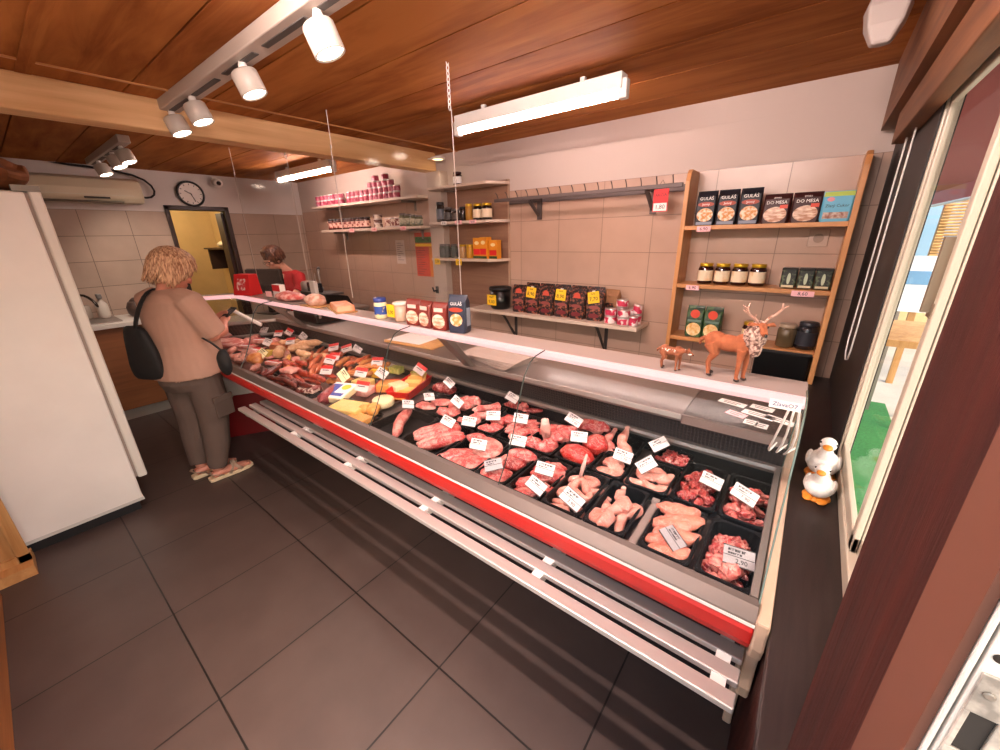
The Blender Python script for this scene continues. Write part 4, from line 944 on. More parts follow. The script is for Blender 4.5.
t = thing('monitor', 'dark screen on a stand in front of the shop assistant', 'monitor', (-4.17, 1.64, 1.0), R(18))
obj('screen', MB().box(-.22, -.015, .20, .22, .015, .42), M('monitor_dark', '#3c3230', .35), t, bevel=.006); obj('screen_rim', MB().box(-.225, .012, .195, .225, .02, .425), black, t)
obj('stand', MB().box(-.03, .0, .01, .03, .03, .22), black, t); obj('foot', MB().box(-.12, -.07, 0, .12, .08, .012), black, t, bevel=.004)
t = thing('side_table', 'grey steel work table behind the far end of the counter', 'table', (-4.18, 2.20, 0))
obj('table_top', MB().box(-.44, -.25, .965, .46, .26, .9995), steel, t, bevel=.003)
for a in (-.4, .42):
    for b_ in (-.22, .23): obj('leg', MB().box(a-.02, b_-.02, 0, a+.02, b_+.02, .965), steel, t)

# ------------------------------------------------------------------ figurines
def figure_mat(name, a, b): return M(name, a, .75, col2=b, vs=70, lo=.45, hi=.6)
def deer(name, label, loc, rz, k, stag):
    t = thing(name, label, 'figurine', loc, rz)
    b = MB()
    def T(p, r, sg=10): b.tube([tuple(c*k for c in q) for q in p], [x*k for x in r], sg)
    def E(c, r, m=None): b.ell([x*k for x in c], [x*k for x in r], m)
    # local: nose to +X
    E((-.034, 0, .098), (.030, .022, .027)); E((.0, 0, .097), (.044, .020, .023)); E((.034, 0, .100), (.026, .021, .029))
    for s in (-1, 1):
        T([(.038, .013*s, .088), (.040+.004*s, .013*s, .052), (.039+.004*s, .013*s, .012), (.042+.004*s, .013*s, .003)], [.012, .0068, .0048, .0056])
        T([(-.042, .013*s, .092), (-.032-.004*s, .014*s, .064), (-.046-.004*s, .013*s, .038), (-.042-.004*s, .013*s, .010), (-.039-.004*s, .013*s, .003)], [.018, .0115, .0062, .0048, .0056])
    T([(-.062, 0, .104), (-.074, 0, .094), (-.076, 0, .080)], [.006, .006, .003])
    if stag:
        hx, hz = .066, .150; fd = Vector((.62, -.78, -.22)).normalized(); sd = Vector((0, 0, 1)).cross(fd).normalized(); hc = Vector((hx, 0, hz))
        T([(.044, 0, .106), (.056, 0, .130), (hx, 0, hz-.006)], [.022, .019, .014])
        E(hc, (.0145, .0145, .0135)); T([hc, hc+fd*.018+Vector((0, 0, -.003)), hc+fd*.030+Vector((0, 0, -.007))], [.0125, .009, .0068])
        for s in (-1, 1): T([hc+sd*.010*s+Vector((0, 0, .006)), hc+sd*.026*s+Vector((0, 0, .008)), hc+sd*.033*s+Vector((0, 0, .004))], [.004, .006, .002])
    else:
        T([(.048, 0, .104), (.066, 0, .110), (.080, 0, .108)], [.017, .011, .009]); hx, hz = .086, .106
        E((hx, 0, hz), (.014, .011, .011)); T([(hx+.004, 0, hz), (hx+.024, 0, hz-.010)], [.009, .005])
        for s in (-1, 1): T([(hx-.002, .008*s, hz+.007), (hx-.010, .020*s, hz+.014)], [.004, .0055])
    fur = M('fox_red_fur' if stag else 'fawn_fur', '#93502f' if stag else '#854a2e', .85, var=.12, vs=60, bump=.2, bs=400)
    o = remesh('body', b, fur, .0016*max(k, .8), t, 2)
    for p in o.data.polygons: pass
    hm = MB()
    for x, y in ((.045, .013), (.037, -.013), (-.036, .013), (-.030, -.013)): hm.ell(((x+(.0 if x > 0 else -.004))*k, y*k, .004*k), (.0072*k, .0066*k, .0045*k))
    obj('hooves', hm, M('hoof_dark', '#2a1812', .5), t, True)
    ey = MB()
    if stag:
        for s in (-1, 1): ey.ell((hc+fd*.008+sd*.0115*s+Vector((0, 0, .004)))*k, .0032*k, u=8, v=6)
        ey.ell((hc+fd*.035+Vector((0, 0, -.006)))*k, .0042*k, u=8, v=6)
    else:
        for s in (-1, 1): ey.ell(((hx+.008)*k, .0105*s*k, (hz+.002)*k), .0026*k, u=8, v=6)
        ey.ell(((hx+.025)*k, 0, (hz-.010)*k), .0036*k, u=8, v=6)
    obj('eyes_and_nose', ey, black, t, True)
    if stag:
        mn = MB(); mn.ell((.057*k, -.003*k, .124*k), (.0255*k, .0255*k, .034*k), u=26, v=18).ell((.066*k, -.010*k, .098*k), (.014*k, .014*k, .024*k), u=18, v=12).ell((.060*k, .004*k, .150*k), (.018*k, .016*k, .016*k), u=18, v=12).noise(.005, 130, 3)
        obj('mane', mn, M('shaggy_mane', '#5a3a32', .9, col2='#c8a898', vs=120, lo=.4, hi=.6, bump=.5, bs=260), t, True)
        an = MB()
        for s in (-1, 1):
            bp = [hc+sd*a*s+fd*f_+Vector((0, 0, z)) for a, f_, z in ((.006, -.004, .010), (.016, -.008, .020), (.030, -.008, .030), (.039, -.002, .046), (.037, .002, .062))]
            an.tube([tuple(q*k) for q in bp], [.0036*k, .0034*k, .003*k, .0026*k, .0012*k], 8, True)
            for i, (a, f_, z) in enumerate(((.002, .010, .014), (.014, -.004, .010), (.012, .004, .010))):
                q = bp[i+1]; an.tube([tuple(q*k), tuple((q+sd*a*s+fd*f_+Vector((0, 0, z)))*k)], [.0026*k, .001*k], 6)
        obj('antlers', an, M('antler', '#b58a78', .6), t, True)
    else:
        sp = MB()
        for q in range(16): sp.ell((random.uniform(-.045, .03)*k, -.0205*k+random.uniform(0, .002), random.uniform(.098, .112)*k), .0026*k, u=8, v=5)
        obj('white_spots', sp, M('white_fur', '#f0e4dc', .8), t, True)
        wf_ = MB(); wf_.ell(((hx+.008)*k, 0, (hz-.007)*k), (.014*k, .0095*k, .006*k)); wf_.ell(((hx-.01)*k, -.018*k, (hz+.014)*k), (.003*k, .002*k, .007*k)); obj('white_muzzle', wf_, M('white_fur', '#f0e4dc'), t, True)
    return t
deer('stag_figurine', 'brown stag figurine with antlers and shaggy mane on the counter top', (-.148, 1.245, ZT), R(-12), 1.06, True)
deer('fawn_figurine', 'small spotted fawn figurine standing left of the stag on the counter top', (-.297, 1.235, ZT), R(-10), .60, False)

def duck(label, loc, rz, k):
    t = thing('duck_figurine', label, 'figurine', loc, rz)
    b = MB()
    b.ell((0, 0, .056*k), (.050*k, .058*k, .046*k), u=20, v=14); b.ell((0, .05*k, .075*k), (.026*k, .03*k, .02*k))
    b.tube([(0, -.018*k, .085*k), (0, -.030*k, .115*k), (0, -.032*k, .135*k)], [.030*k, .019*k, .016*k], 12)
    b.ell((0, -.036*k, .148*k), (.025*k, .028*k, .024*k), u=16, v=12)
    remesh('body', b, M('white_glaze_speckle', '#e8e6e0', .45, var=.06, vs=160), .0025, t, 5)
    for s in (-1, 1): obj('wing', MB().ell((.042*s*k, .012*k, .060*k), (.012*k, .040*k, .026*k)), M('white_glaze_speckle', '#e8e6e0'), t, True)
    bl = MB(); bl.ell((0, -.064*k, .146*k), (.015*k, .020*k, .010*k)); obj('bill', bl, M('orange_glaze', '#e08a2c', .4), t, True)
    ft = MB()
    for s in (-1, 1): ft.ell((.022*s*k, -.026*k, .008*k), (.020*k, .034*k, .009*k))
    ft.lathe([(.044*k, 0), (.048*k, .004*k), (.044*k, .012*k)], 22); obj('feet', ft, M('orange_glaze', '#e08a2c'), t, True)
    ey = MB()
    for s in (-1, 1): ey.ell((.022*s*k, -.046*k, .154*k), .004*k, u=8, v=6)
    obj('eyes', ey, black, t, True)
    return t
duck('white ceramic duck on the dark sill, the nearer of two', (.150, 1.47, .85), R(-10), .80)
duck('white ceramic duck on the dark sill, the farther of two', (.158, 1.63, .85), R(-4), .95)

# ------------------------------------------------------------------ food materials
def meatmat(name, a, b, vs=28, lo=.46, hi=.62, rough=.32, stretch=(1, 1, 1)):
    """raw meat: broad tone change plus thin pale fat veins"""
    m = M(name, a, rough, col2=b, vs=vs, lo=lo, hi=hi, stretch=stretch, bump=.35, bs=110, coat=.25, detail=6)
    nt = m.node_tree; N = nt.nodes; L = nt.links; p = N['Principled BSDF']
    src = p.inputs['Base Color'].links[0].from_socket
    tc = N.new('ShaderNodeTexCoord'); nz = N.new('ShaderNodeTexNoise'); nz.inputs['Scale'].default_value = 34; nz.inputs['Detail'].default_value = 3; nz.inputs['Distortion'].default_value = 1.2
    L.new(tc.outputs['Object'], nz.inputs['Vector'])
    sb = N.new('ShaderNodeMath'); sb.operation = 'SUBTRACT'; sb.inputs[1].default_value = .5; L.new(nz.outputs['Fac'], sb.inputs[0])
    ab = N.new('ShaderNodeMath'); ab.operation = 'ABSOLUTE'; L.new(sb.outputs[0], ab.inputs[0])
    rp = N.new('ShaderNodeValToRGB'); rp.color_ramp.elements[0].position = .006; rp.color_ramp.elements[1].position = .03
    rp.color_ramp.elements[0].color = (.55, .55, .55, 1); rp.color_ramp.elements[1].color = (0, 0, 0, 1); L.new(ab.outputs[0], rp.inputs['Fac'])
    mx = N.new('ShaderNodeMix'); mx.data_type = 'RGBA'; L.new(rp.outputs['Color'], mx.inputs['Factor']); L.new(src, mx.inputs['A']); mx.inputs['B'].default_value = lin('#e2ac9e')
    L.new(mx.outputs['Result'], p.inputs['Base Color'])
    return m
PORK = meatmat('pork', '#b03c3a', '#d88a80', 26)
PORKL = meatmat('pale_pork', '#bc5a54', '#dc9c8e', 24)
BEEF = meatmat('beef', '#a81814', '#cc4438', 22, .45, .7)
DARKM = meatmat('dark_meat', '#7a1418', '#a83a34', 30)
CHICK = meatmat('raw_chicken', '#cc8070', '#dca898', 18)
CHICKB = meatmat('chicken_breast', '#c8705c', '#d88e78', 14)
OFFAL = meatmat('offal', '#a8383a', '#e0a49a', 46)
STEW = meatmat('stew_meat', '#8e1f22', '#c4605a', 50)
SKIN_ = meatmat('meat_fat', '#d49c90', '#e4bcae', 20)
def blob(lx, ly, lz, seed, amp=.22, sc=1., u=18, v=12, bend=0.):
    lx *= 1.12; ly *= 1.16; lz *= 1.28; u = max(u, 22); v = max(v, 14); amp *= 1.15
    b = MB(); b.ell((0, 0, lz), (lx, ly, lz), u=u, v=v)
    o = Vector((seed*5.1, seed*2.3, seed*1.7)); m = (lx+ly)/2
    for vt in b.bm.verts:
        n = noise.noise_vector(vt.co/m*1.3*sc+o)+.5*noise.noise_vector(vt.co/m*3.1*sc+o)+.22*noise.noise_vector(vt.co/m*6.5*sc+o)
        vt.co.x += n.x*m*amp; vt.co.y += n.y*m*amp; vt.co.z += n.z*lz*amp*1.4
        if bend: vt.co.y += bend*(vt.co.x/lx)**2*ly
        vt.co.z = max(vt.co.z, .0)
    return b
def piece(name, label, cat, x, y, z, mb, mat, rz=0, group=None, tilt=(0, 0)):
    o = obj(name, mb, mat, None, True, loc=(x, y, z), rot=(R(tilt[0]), R(tilt[1]), R(rz)))
    return tag(o, label, cat, group)

# ---- trays
def rrect(w, d, r, z, n=4):
    out = []
    for cx, cy, a0 in ((w/2-r, d/2-r, 0), (-w/2+r, d/2-r, 90), (-w/2+r, -d/2+r, 180), (w/2-r, -d/2+r, 270)):
        for k in range(n+1):
            a = R(a0+90*k/n); out.append((cx+r*math.cos(a), cy+r*math.sin(a), z))
    return out
TRM = M('black_tray', '#0b0a0b', .5); TRM.node_tree.nodes['Principled BSDF'].inputs['Specular IOR Level'].default_value = .25
def tray(label, x0, x1, y0, y1, h=.05, name='meat_tray'):
    w, d = x1-x0, y1-y0
    t = thing(name, label, 'tray', ((x0+x1)/2, (y0+y1)/2, .7725))
    b = MB()
    b.rings([rrect(w-.03, d-.03, .022, 0), rrect(w-.012, d-.012, .028, h-.006), rrect(w, d, .012, h-.006), rrect(w, d, .012, h), rrect(w-.018, d-.018, .028, h), rrect(w-.034, d-.034, .024, .004)])
    obj('tray_body', b, TRM, t, bevel=0)
    rm = MB(); rm.rings([rrect(w-.002, d-.002, .012, h), rrect(w-.004, d-.004, .012, h+.002), rrect(w-.014, d-.014, .026, h+.002), rrect(w-.016, d-.016, .026, h)], loop=True); obj('tray_rim', rm, TRM, t)
    return t

# ---- price cards
CARDW = M('card_white', '#d8cecb', .6); CARDG = M('card_grey', '#9c9698', .5); BAND = M('card_red_band', '#cc2a26', .5)
CARDY = M('card_cream', '#f0e8b8', .5)
WORDS = {}
def words(seed, w, h):
    key = (seed, w, h)
    if key in WORDS: return WORDS[key]
    rr = random.Random(seed); b = MB()
    for row, (n, hh) in enumerate(((7, .17), (5, .12))):
        x = -w*.36
        for k in range(n+rr.randint(0, 3)):
            ww = w*rr.uniform(.045, .075)
            if x+ww > w*.38: break
            z = h*(.30-.20*row)
            b.box(x, -.0014, z-h*hh*.42, x+ww*.4, -.0008, z+h*hh*.42); b.box(x+ww*.4, -.0014, z+h*hh*rr.choice((-.4, .25)), x+ww, -.0008, z+h*hh*.42)
            x += ww+w*.012
    b.box(-w*.5, -.0013, -h*.05, w*.5, -.0008, -h*.015)
    WORDS[key] = b.mesh('lettering', ink)
    return WORDS[key]
VIEW = Vector((.28, -.72, .64)).normalized()
CM = {}
def price_card(label, x, y, z, roll=0., yaw=0., lean=0., price='', w=.078, h=.05, kind='white', seed=1, pin=True):
    n = VIEW.copy(); n = Matrix.Rotation(R(yaw), 3, 'Z') @ n
    n = (n+Vector((0, 0, lean))).normalized()
    r = Vector((0, 0, 1)).cross(n).normalized(); u = n.cross(r)
    ro = Matrix.Rotation(R(roll), 3, n); r = ro @ r; u = ro @ u
    m = Matrix((r, -n, u)).transposed()
    t = thing('price_card', label, 'price card', (x, y, z)); t.rotation_euler = m.to_euler()
    k = (kind, w, h)
    if k not in CM: CM[k] = MB().box(-w/2, -.0008, -h/2, w/2, .0008, h/2).mesh('card', {'white': CARDW, 'grey': CARDG, 'deli': CARDW, 'cream': CARDY}[kind])
    raw('card', CM[k], t)
    if kind == 'deli':
        if ('band', w, h) not in CM: CM[('band', w, h)] = MB().box(-w/2, -.0016, h*.12, w/2, -.0008, h/2).mesh('red_band', BAND)
        raw('red_band', CM[('band', w, h)], t)
        if ('dl', w, h) not in CM:
            b = MB(); b.box(-w*.34, -.0016, -h*.08, w*.22, -.0008, -h*.0); CM[('dl', w, h)] = b.mesh('lettering', ink)
        raw('lettering', CM[('dl', w, h)], t)
    else:
        raw('lettering', words(seed % 5, w, h), t)
        if 'edge' not in CM: CM['edge'] = True
        if ('edge', w, h) not in CM:
            b = MB(); b.box(-w/2-.001, -.0012, h/2-.001, w/2+.001, .0012, h/2+.0015); b.box(-w/2-.001, -.0012, -h/2-.0025, w/2+.001, .0012, -h/2); CM[('edge', w, h)] = b.mesh('card_edge', M('card_edge_dark', '#3a3432', .4))
        raw('card_edge', CM[('edge', w, h)], t)
    if price: letter(t, price, h*.36, ink, (w*.08, -.0014, -h*.28), name='price')
    if pin:
        if ('pin', h) not in CM: CM[('pin', h)] = MB().tube([(0, .002, -h*.3), (0, .006, -h*.5-.03)], .0022, 6).mesh('pin', acryl)
        raw('pin', CM[('pin', h)], t)
    return t

# ------------------------------------------------------------------ meat section, window end first
tray('black tray of giblets at the window end of the front row', -.10, .04, .945, 1.205, .055)
tray('black tray of chicken breasts in the front row right of the bare metal spacer', -.253, -.112, .945, 1.205, .055)
tray('black tray of chicken legs in the front row left of the bare metal spacer', -.43, -.295, .945, 1.205, .055)
tray('black tray of chicken wings with a fork in the front row', -.583, -.44, .945, 1.205, .055)
tray('black tray of small pork cutlets left of the chicken wings', -.735, -.593, .94, 1.205, .05)
tray('black tray of rolled pork steaks with a dark red slice', -.885, -.742, .94, 1.205, .05)
tray('wide black tray of big pork neck slices in the front row', -1.088, -.892, .94, 1.205, .05)
tray('black tray of pork belly ribs in the front row', -1.335, -1.098, .94, 1.205, .05)
tray('black tray with one pork tenderloin beside the clear divider', -1.59, -1.345, .94, 1.205, .04)
tray('black tray of pale pink meat strips at the window end of the second row', -.095, .045, 1.225, 1.505, .055)
tray('black tray of dark stewing meat in the second row', -.243, -.103, 1.225, 1.505, .055)
tray('black tray of chicken tenders in the second row', -.40, -.252, 1.225, 1.425, .05)
tray('small black tray of offal at the back behind the chicken tenders', -.375, -.235, 1.435, 1.565, .05)
tray('small black tray of cut chicken left of the tenders', -.532, -.412, 1.225, 1.40, .05)
tray('black tray of red beef joints in the second row', -.70, -.542, 1.225, 1.445, .05)
tray('small black tray of chicken drumsticks at the back', -.615, -.425, 1.415, 1.57, .05)
tray('black tray of pork pieces beside the wrapped chop in the second row', -.868, -.712, 1.225, 1.48, .045)
tray('black tray of pork strips in the second row', -1.005, -.88, 1.225, 1.50, .045)
tray('small black tray of red pork cuts left of the pork strips', -1.125, -1.015, 1.225, 1.44, .045)
tray('black tray of pig trotters in the second row', -1.28, -1.137, 1.225, 1.50, .045)
tray('black tray of pale pork pieces in the second row', -1.415, -1.29, 1.225, 1.48, .045)
tray('small black tray of diced pork at the back under the grille', -1.19, -1.03, 1.51, 1.575, .045)
tray('black tray of two pork chops behind the tenderloin', -1.60, -1.425, 1.225, 1.43, .04)
tray('small black tray of dark meat at the back next to the clear divider', -1.70, -1.52, 1.445, 1.57, .04)

ZB = .786
def scatter(n, x0, x1, y0, y1, z, lib, name, label, cat, group, layers=2, dz_=.014):
    for i in range(n):
        me, mt = lib[i % len(lib)]
        o = bpy.data.objects.new(name, me); COL.objects.link(o)
        ly = i*layers//n
        sh = .008*ly
        o.location = (random.uniform(x0+sh, x1-sh), random.uniform(y0+sh, y1-sh), z+dz_*ly)
        o.rotation_euler = (random.uniform(-.3, .3), random.uniform(-.3, .3), random.uniform(0, 6.3))
        tag(o, label, cat, group)
def lib(name, mats, sizes, amp=.3, bend=0.):
    out = []
    for k in range(4):
        s = sizes
        f = 1+.2*math.sin(k*2.1)
        mt = mats[k % len(mats)]
        out.append((blob(s[0]*f, s[1], s[2], k+len(name), amp, u=14, v=9, bend=bend).mesh(name, mt, True), mt))
    return out
scatter(34, -.072, .012, .968, 1.135, ZB, lib('gizzard', (OFFAL, PORKL, DARKM, PORKL), (.024, .016, .012), .38, .4), 'gizzard', 'pink gizzard heaped in the giblet tray at the window end', 'gizzard', 'giblets in the window end tray', 3, .016)
scatter(46, -.072, .02, 1.25, 1.45, ZB, lib('meat_strip', (PORK, PORKL), (.026, .010, .009), .35, .5), 'meat_strip', 'pale pink meat strip heaped in the window end tray of the second row', 'meat', 'pale meat strips', 3, .015)
scatter(46, -.222, -.122, 1.25, 1.46, ZB, lib('meat_cube', (STEW, DARKM), (.020, .013, .010), .38), 'meat_cube', 'dark red chunk in the tray of stewing meat', 'meat', 'stewing meat chunks', 3, .015)
scatter(16, -.355, -.255, 1.46, 1.535, ZB, lib('offal_piece', (OFFAL, DARKM), (.026, .015, .010), .4), 'offal_piece', 'red offal piece in the small tray behind the chicken tenders', 'offal', 'offal pieces', 2, .016)
for k in range(6):   # chicken breasts, overlapping across the tray
    piece('chicken_breast', 'pink chicken breast fillet lying across the front tray right of the spacer', 'chicken', -.182+.012*(-1)**k, .985+.036*k, ZB+.003+.003*k, blob(.060, .024, .017, 30+k, .16, u=20, v=12, bend=.35), CHICKB, 24+5*math.sin(k*2), 'chicken breasts in the front tray', (8, 0))
def drumstick(label, x, y, z, rz, k=1., group=None, tilt=(0, 0), mat=None):
    sg = 1 if int(rz) % 2 else -1
    b = MB(); b.tube([(-.078*k, .010*sg, .016*k), (-.055*k, .016*sg, .022*k), (-.025*k, .008*sg, .023*k), (-.004*k, -.006*sg, .021*k), (.022*k, -.004*sg, .021*k), (.050*k, .006*sg, .014*k), (.070*k, .010*sg, .011*k), (.082*k, .012*sg, .011*k)], [.012*k, .024*k, .024*k, .0165*k, .0185*k, .012*k, .0085*k, .0115*k], 14, flat=.85)
    b.ell((-.05*k, -.008*sg, .016*k), (.026*k, .020*k, .014*k))
    b.noise(.005*k, 45, k*9+rz)
    o = remesh('drumstick', b, mat or CHICK, .0028, None, 2); o.location = (x, y, z); o.rotation_euler = (R(tilt[0]), R(tilt[1]), R(rz))
    return tag(o, label, 'chicken', group)
GL = 'raw chicken leg with skin in the front tray left of the spacer'
for q in ((-.396, 1.045, 0, 95, 1.05, 0), (-.330, 1.055, .002, -93, 1.05, 0), (-.362, 1.03, .024, 68, 1.0, -4), (-.368, 1.115, .026, 112, .95, 5)): drumstick(GL, q[0], q[1], ZB+q[2], q[3], q[4], 'chicken legs in the front tray', (0, q[5]))
def wing(label, x, y, z, rz, group):
    b = MB(); b.tube([(-.05, -.012, .016), (-.01, -.016, .018), (.022, -.010, .016), (.030, .010, .015), (.0, .026, .014), (-.03, .03, .012)], [.013, .018, .013, .016, .014, .008], 12); b.noise(.005, 45, rz)
    o = piece('chicken_wing', label, 'chicken', x, y, z, b, CHICK, rz, group); s = o.modifiers.new('s', 'SUBSURF'); s.levels = 1; s.render_levels = 1
for q in ((-.535, .985, 0, 20), (-.485, .995, .004, 150), (-.51, 1.03, .018, 70), (-.545, 1.06, .006, 200), (-.485, 1.07, .014, 330), (-.51, 1.11, .024, 120), (-.475, 1.13, .012, 250), (-.54, 1.13, .012, 60), (-.505, 1.165, .006, 20)):
    wing('raw chicken wing in the front tray with the fork', q[0], q[1], ZB+q[2], q[3], 'chicken wings in the front tray')
t = thing('serving_fork', 'pale handled fork stuck upright in the chicken wings', 'fork', (-.530, 1.13, .83)); t.rotation_euler = (R(-16), R(6), 0)
obj('handle', MB().tube([(0, 0, .01), (0, 0, .05), (0, 0, .10)], [.006, .008, .004], 8), M('fork_handle', '#cfa79c', .4), t, True); obj('shank', MB().tube([(0, 0, .012), (0, 0, -.03)], .003, 6), steel, t, True)
for q in ((-.37, 1.26, 0, 15), (-.325, 1.265, .004, -20), (-.28, 1.27, .002, 30), (-.36, 1.315, .012, -30), (-.31, 1.325, .014, 25), (-.275, 1.34, .008, 60), (-.34, 1.37, .006, 0)):
    piece('chicken_tender', 'pale chicken tender in the second row tray of tenders', 'chicken', q[0], q[1], ZB+q[2], blob(.040, .017, .014, q[3], .2, bend=.6), CHICK, q[3], 'chicken tenders')
for q in ((-.495, 1.26, 0, 10), (-.45, 1.265, .006, 60), (-.47, 1.31, .014, -30), (-.49, 1.34, .004, 40)):
    piece('chicken_cut', 'pale cut of chicken in the small tray left of the tenders', 'chicken', q[0], q[1], ZB+q[2], blob(.036, .026, .015, 60+q[3], .25), CHICK, q[3], 'chicken cuts in the small tray')
drumstick('large raw drumstick leaning upright at the back, the right one of two', -.500, 1.48, ZB+.03, 110, 1.15, None, (0, -28)); drumstick('large raw drumstick leaning at the back beside the beef, the left one of two', -.565, 1.475, ZB+.02, 100, 1.05, None, (0, -20), PORKL)
t = thing('wrapping_film', 'crumpled clear film between the drumsticks at the back', 'film', (-.525, 1.545, ZB+.05))
obj('film_sheet', MB().rings([[(-.03, 0, 0), (.03, .0, 0), (.03, .002, 0), (-.03, .002, 0)], [(-.02, .01, .05), (.045, -.01, .05), (.045, -.008, .05), (-.02, .012, .05)], [(-.03, .03, .09), (.04, .02, .10), (.04, .022, .10), (-.03, .032, .09)]]), acryl, t)
piece('beef_joint', 'flat bright red beef joint at the front of the beef tray', 'beef', -.622, 1.285, ZB, blob(.066, .044, .030, 3, .1, u=24, v=14), BEEF, -6)
piece('beef_joint', 'round red beef joint at the right back of the beef tray', 'beef', -.588, 1.385, ZB+.008, blob(.048, .044, .034, 8, .16, u=24, v=14), BEEF, 30)
piece('beef_shank', 'long pink shank lying at the back behind the beef joints', 'beef', -.675, 1.545, ZB+.012, blob(.075, .026, .026, 5, .2, u=24), PORK, 14)
# pork left of the chicken
for i, q in enumerate(((-.665, .975, 0, 25), (-.625, 1.02, .010, -10), (-.69, 1.03, .004, 60), (-.655, 1.08, .018, 20), (-.62, 1.11, .012, 70), (-.69, 1.12, .006, -25), (-.655, 1.165, .008, 10))):
    piece('pork_cutlet', 'small pork cutlet in the front tray left of the chicken wings', 'pork', q[0], q[1], ZB+q[2], blob(.042, .030, .013, 11+i, .25, bend=.3), PORK, q[3], 'small pork cutlets')
piece('pork_steak', 'rolled pork steak at the front of its tray', 'pork', -.815, .985, ZB, blob(.055, .036, .022, 41, .16, bend=.3), PORK, 25); piece('pork_steak', 'pork steak lying left of the dark red slice', 'pork', -.835, 1.06, ZB+.006, blob(.062, .028, .020, 42, .18, bend=.4), PORKL, 62); piece('pork_steak', 'pork steak at the back of the tray with the dark red slice', 'pork', -.80, 1.15, ZB+.008, blob(.058, .032, .022, 43, .16), PORK, 20)
piece('dark_slice', 'dark red marbled slice on the rolled pork steaks', 'meat', -.785, 1.07, ZB+.026, blob(.046, .030, .014, 44, .14, bend=.3), DARKM, 35)
piece('pork_neck_slice', 'large round pork neck slice at the front of the wide tray', 'pork', -.955, 1.005, ZB+.004, blob(.075, .055, .015, 51, .10, u=26, v=14), PORK, 20); piece('pork_neck_slice', 'large pale pork neck slice at the right back of the wide tray', 'pork', -.965, 1.115, ZB+.016, blob(.080, .062, .016, 52, .09, u=26, v=14), PORKL, -25); piece('pork_neck_slice', 'long pork slice at the left front of the wide tray', 'pork', -1.045, 1.01, ZB+.002, blob(.072, .034, .017, 53, .14, u=24, v=14), PORK, 50); piece('pork_neck_slice', 'narrow pork slice at the left back of the wide tray', 'pork', -1.05, 1.155, ZB+.008, blob(.050, .030, .018, 54, .14), PORK, 10)
for i in range(5): piece('pork_rib', 'strip of pork belly rib in the front tray right of the tenderloin', 'pork', -1.275+.030*i, 1.115-.020*i, ZB+.008+.004*(i % 3), blob(.100, .022, .020, 61+i, .09, u=26, v=12, bend=.2), (PORK, PORKL)[i % 2], 62, 'pork belly ribs', (10, 0))
b = MB(); b.tube([(-.14, -.02, .022), (-.09, -.012, .026), (-.03, .006, .028), (.03, .016, .028), (.10, .02, .025), (.14, .012, .02)], [.012, .023, .026, .027, .025, .012], 14); b.noise(.006, 30, 4)
piece('pork_tenderloin', 'whole pork tenderloin lying along the tray beside the clear divider', 'pork', -1.475, 1.075, ZB, b, PORKL, 118)
for q, lb in (((-1.545, 1.29, 0, 12), 'pink pork chop, the front one of two behind the tenderloin'), ((-1.50, 1.37, .004, 40), 'pink pork chop, the rear one of two behind the tenderloin')): piece('pork_chop', lb, 'pork', q[0], q[1], ZB+q[2], blob(.060, .036, .013, 70+q[3], .16), PORKL, q[3])
for q in ((-1.65, 1.50), (-1.58, 1.51)): piece('dark_meat', 'lump of dark red meat in the small back tray by the clear divider', 'meat', q[0], q[1], ZB, blob(.040, .030, .025, q[0]*9, .25), DARKM, 30, 'dark meat lumps')
for q in ((-1.38, 1.27, 0, 30), (-1.33, 1.29, .004, 100), (-1.37, 1.34, .012, -20), (-1.33, 1.38, .01, 40), (-1.375, 1.42, .006, 80), (-1.33, 1.45, .012, 10)): piece('pale_pork_piece', 'pale pork piece in the second row tray left of the trotters', 'pork', q[0], q[1], ZB+q[2], blob(.038, .028, .022, 80+q[3], .26), PORKL, q[3], 'pale pork pieces')
def trotter(lb, x, y, z, rz, tilt=0):
    b = MB(); b.tube([(-.07, 0, .022), (-.03, .002, .020), (.02, .0, .020), (.045, 0, .022)], [.029, .021, .019, .022], 12)
    for s in (-1, 1): b.tube([(.04, .010*s, .020), (.065, .014*s, .014), (.078, .013*s, .010)], [.015, .011, .005], 8)
    o = remesh('pig_trotter', b, PORKL, .003, None, 3); o.location = (x, y, z); o.rotation_euler = (0, R(tilt), R(rz)); tag(o, lb, 'trotter')
trotter('pig trotter at the front of the second row tray of trotters', -1.225, 1.28, ZB, 215); trotter('pig trotter in the middle of the trotter tray', -1.185, 1.36, ZB+.010, 230); trotter('pig trotter with round cut end at the back of the trotter tray', -1.225, 1.43, ZB+.014, 245, -8)
for i in range(7): piece('diced_pork', 'pink lump of diced pork in the small tray under the grille', 'pork', -1.165+.02*i, 1.535+.012*(i % 2), ZB+.012*(i % 3), blob(.022, .018, .017, 90+i, .25), PORK, i*40, 'diced pork')
piece('cured_strip', 'dark cured strip beside the diced pork at the back', 'meat', -1.015, 1.55, ZB+.02, blob(.05, .014, .01, 4, .15), DARKM, 35)
for i, q in enumerate(((-1.09, 1.26, 0, 20), (-1.05, 1.29, .008, 60), (-1.08, 1.34, .012, -10), (-1.055, 1.39, .006, 35))): piece('pork_cut', 'red pork cut in the small tray left of the pork strips', 'pork', q[0], q[1], ZB+q[2], blob(.040, .026, .018, 100+i, .22), PORK, q[3], 'red pork cuts')
for i in range(5): piece('pork_strip', 'long pink pork strip in the second row', 'pork', -.985+.022*i, 1.395-.014*i, ZB+.005*(i % 3), blob(.085, .016, .016, 110+i, .14, u=22, bend=.2), (PORK, PORKL)[i % 2], 62, 'pork strips')
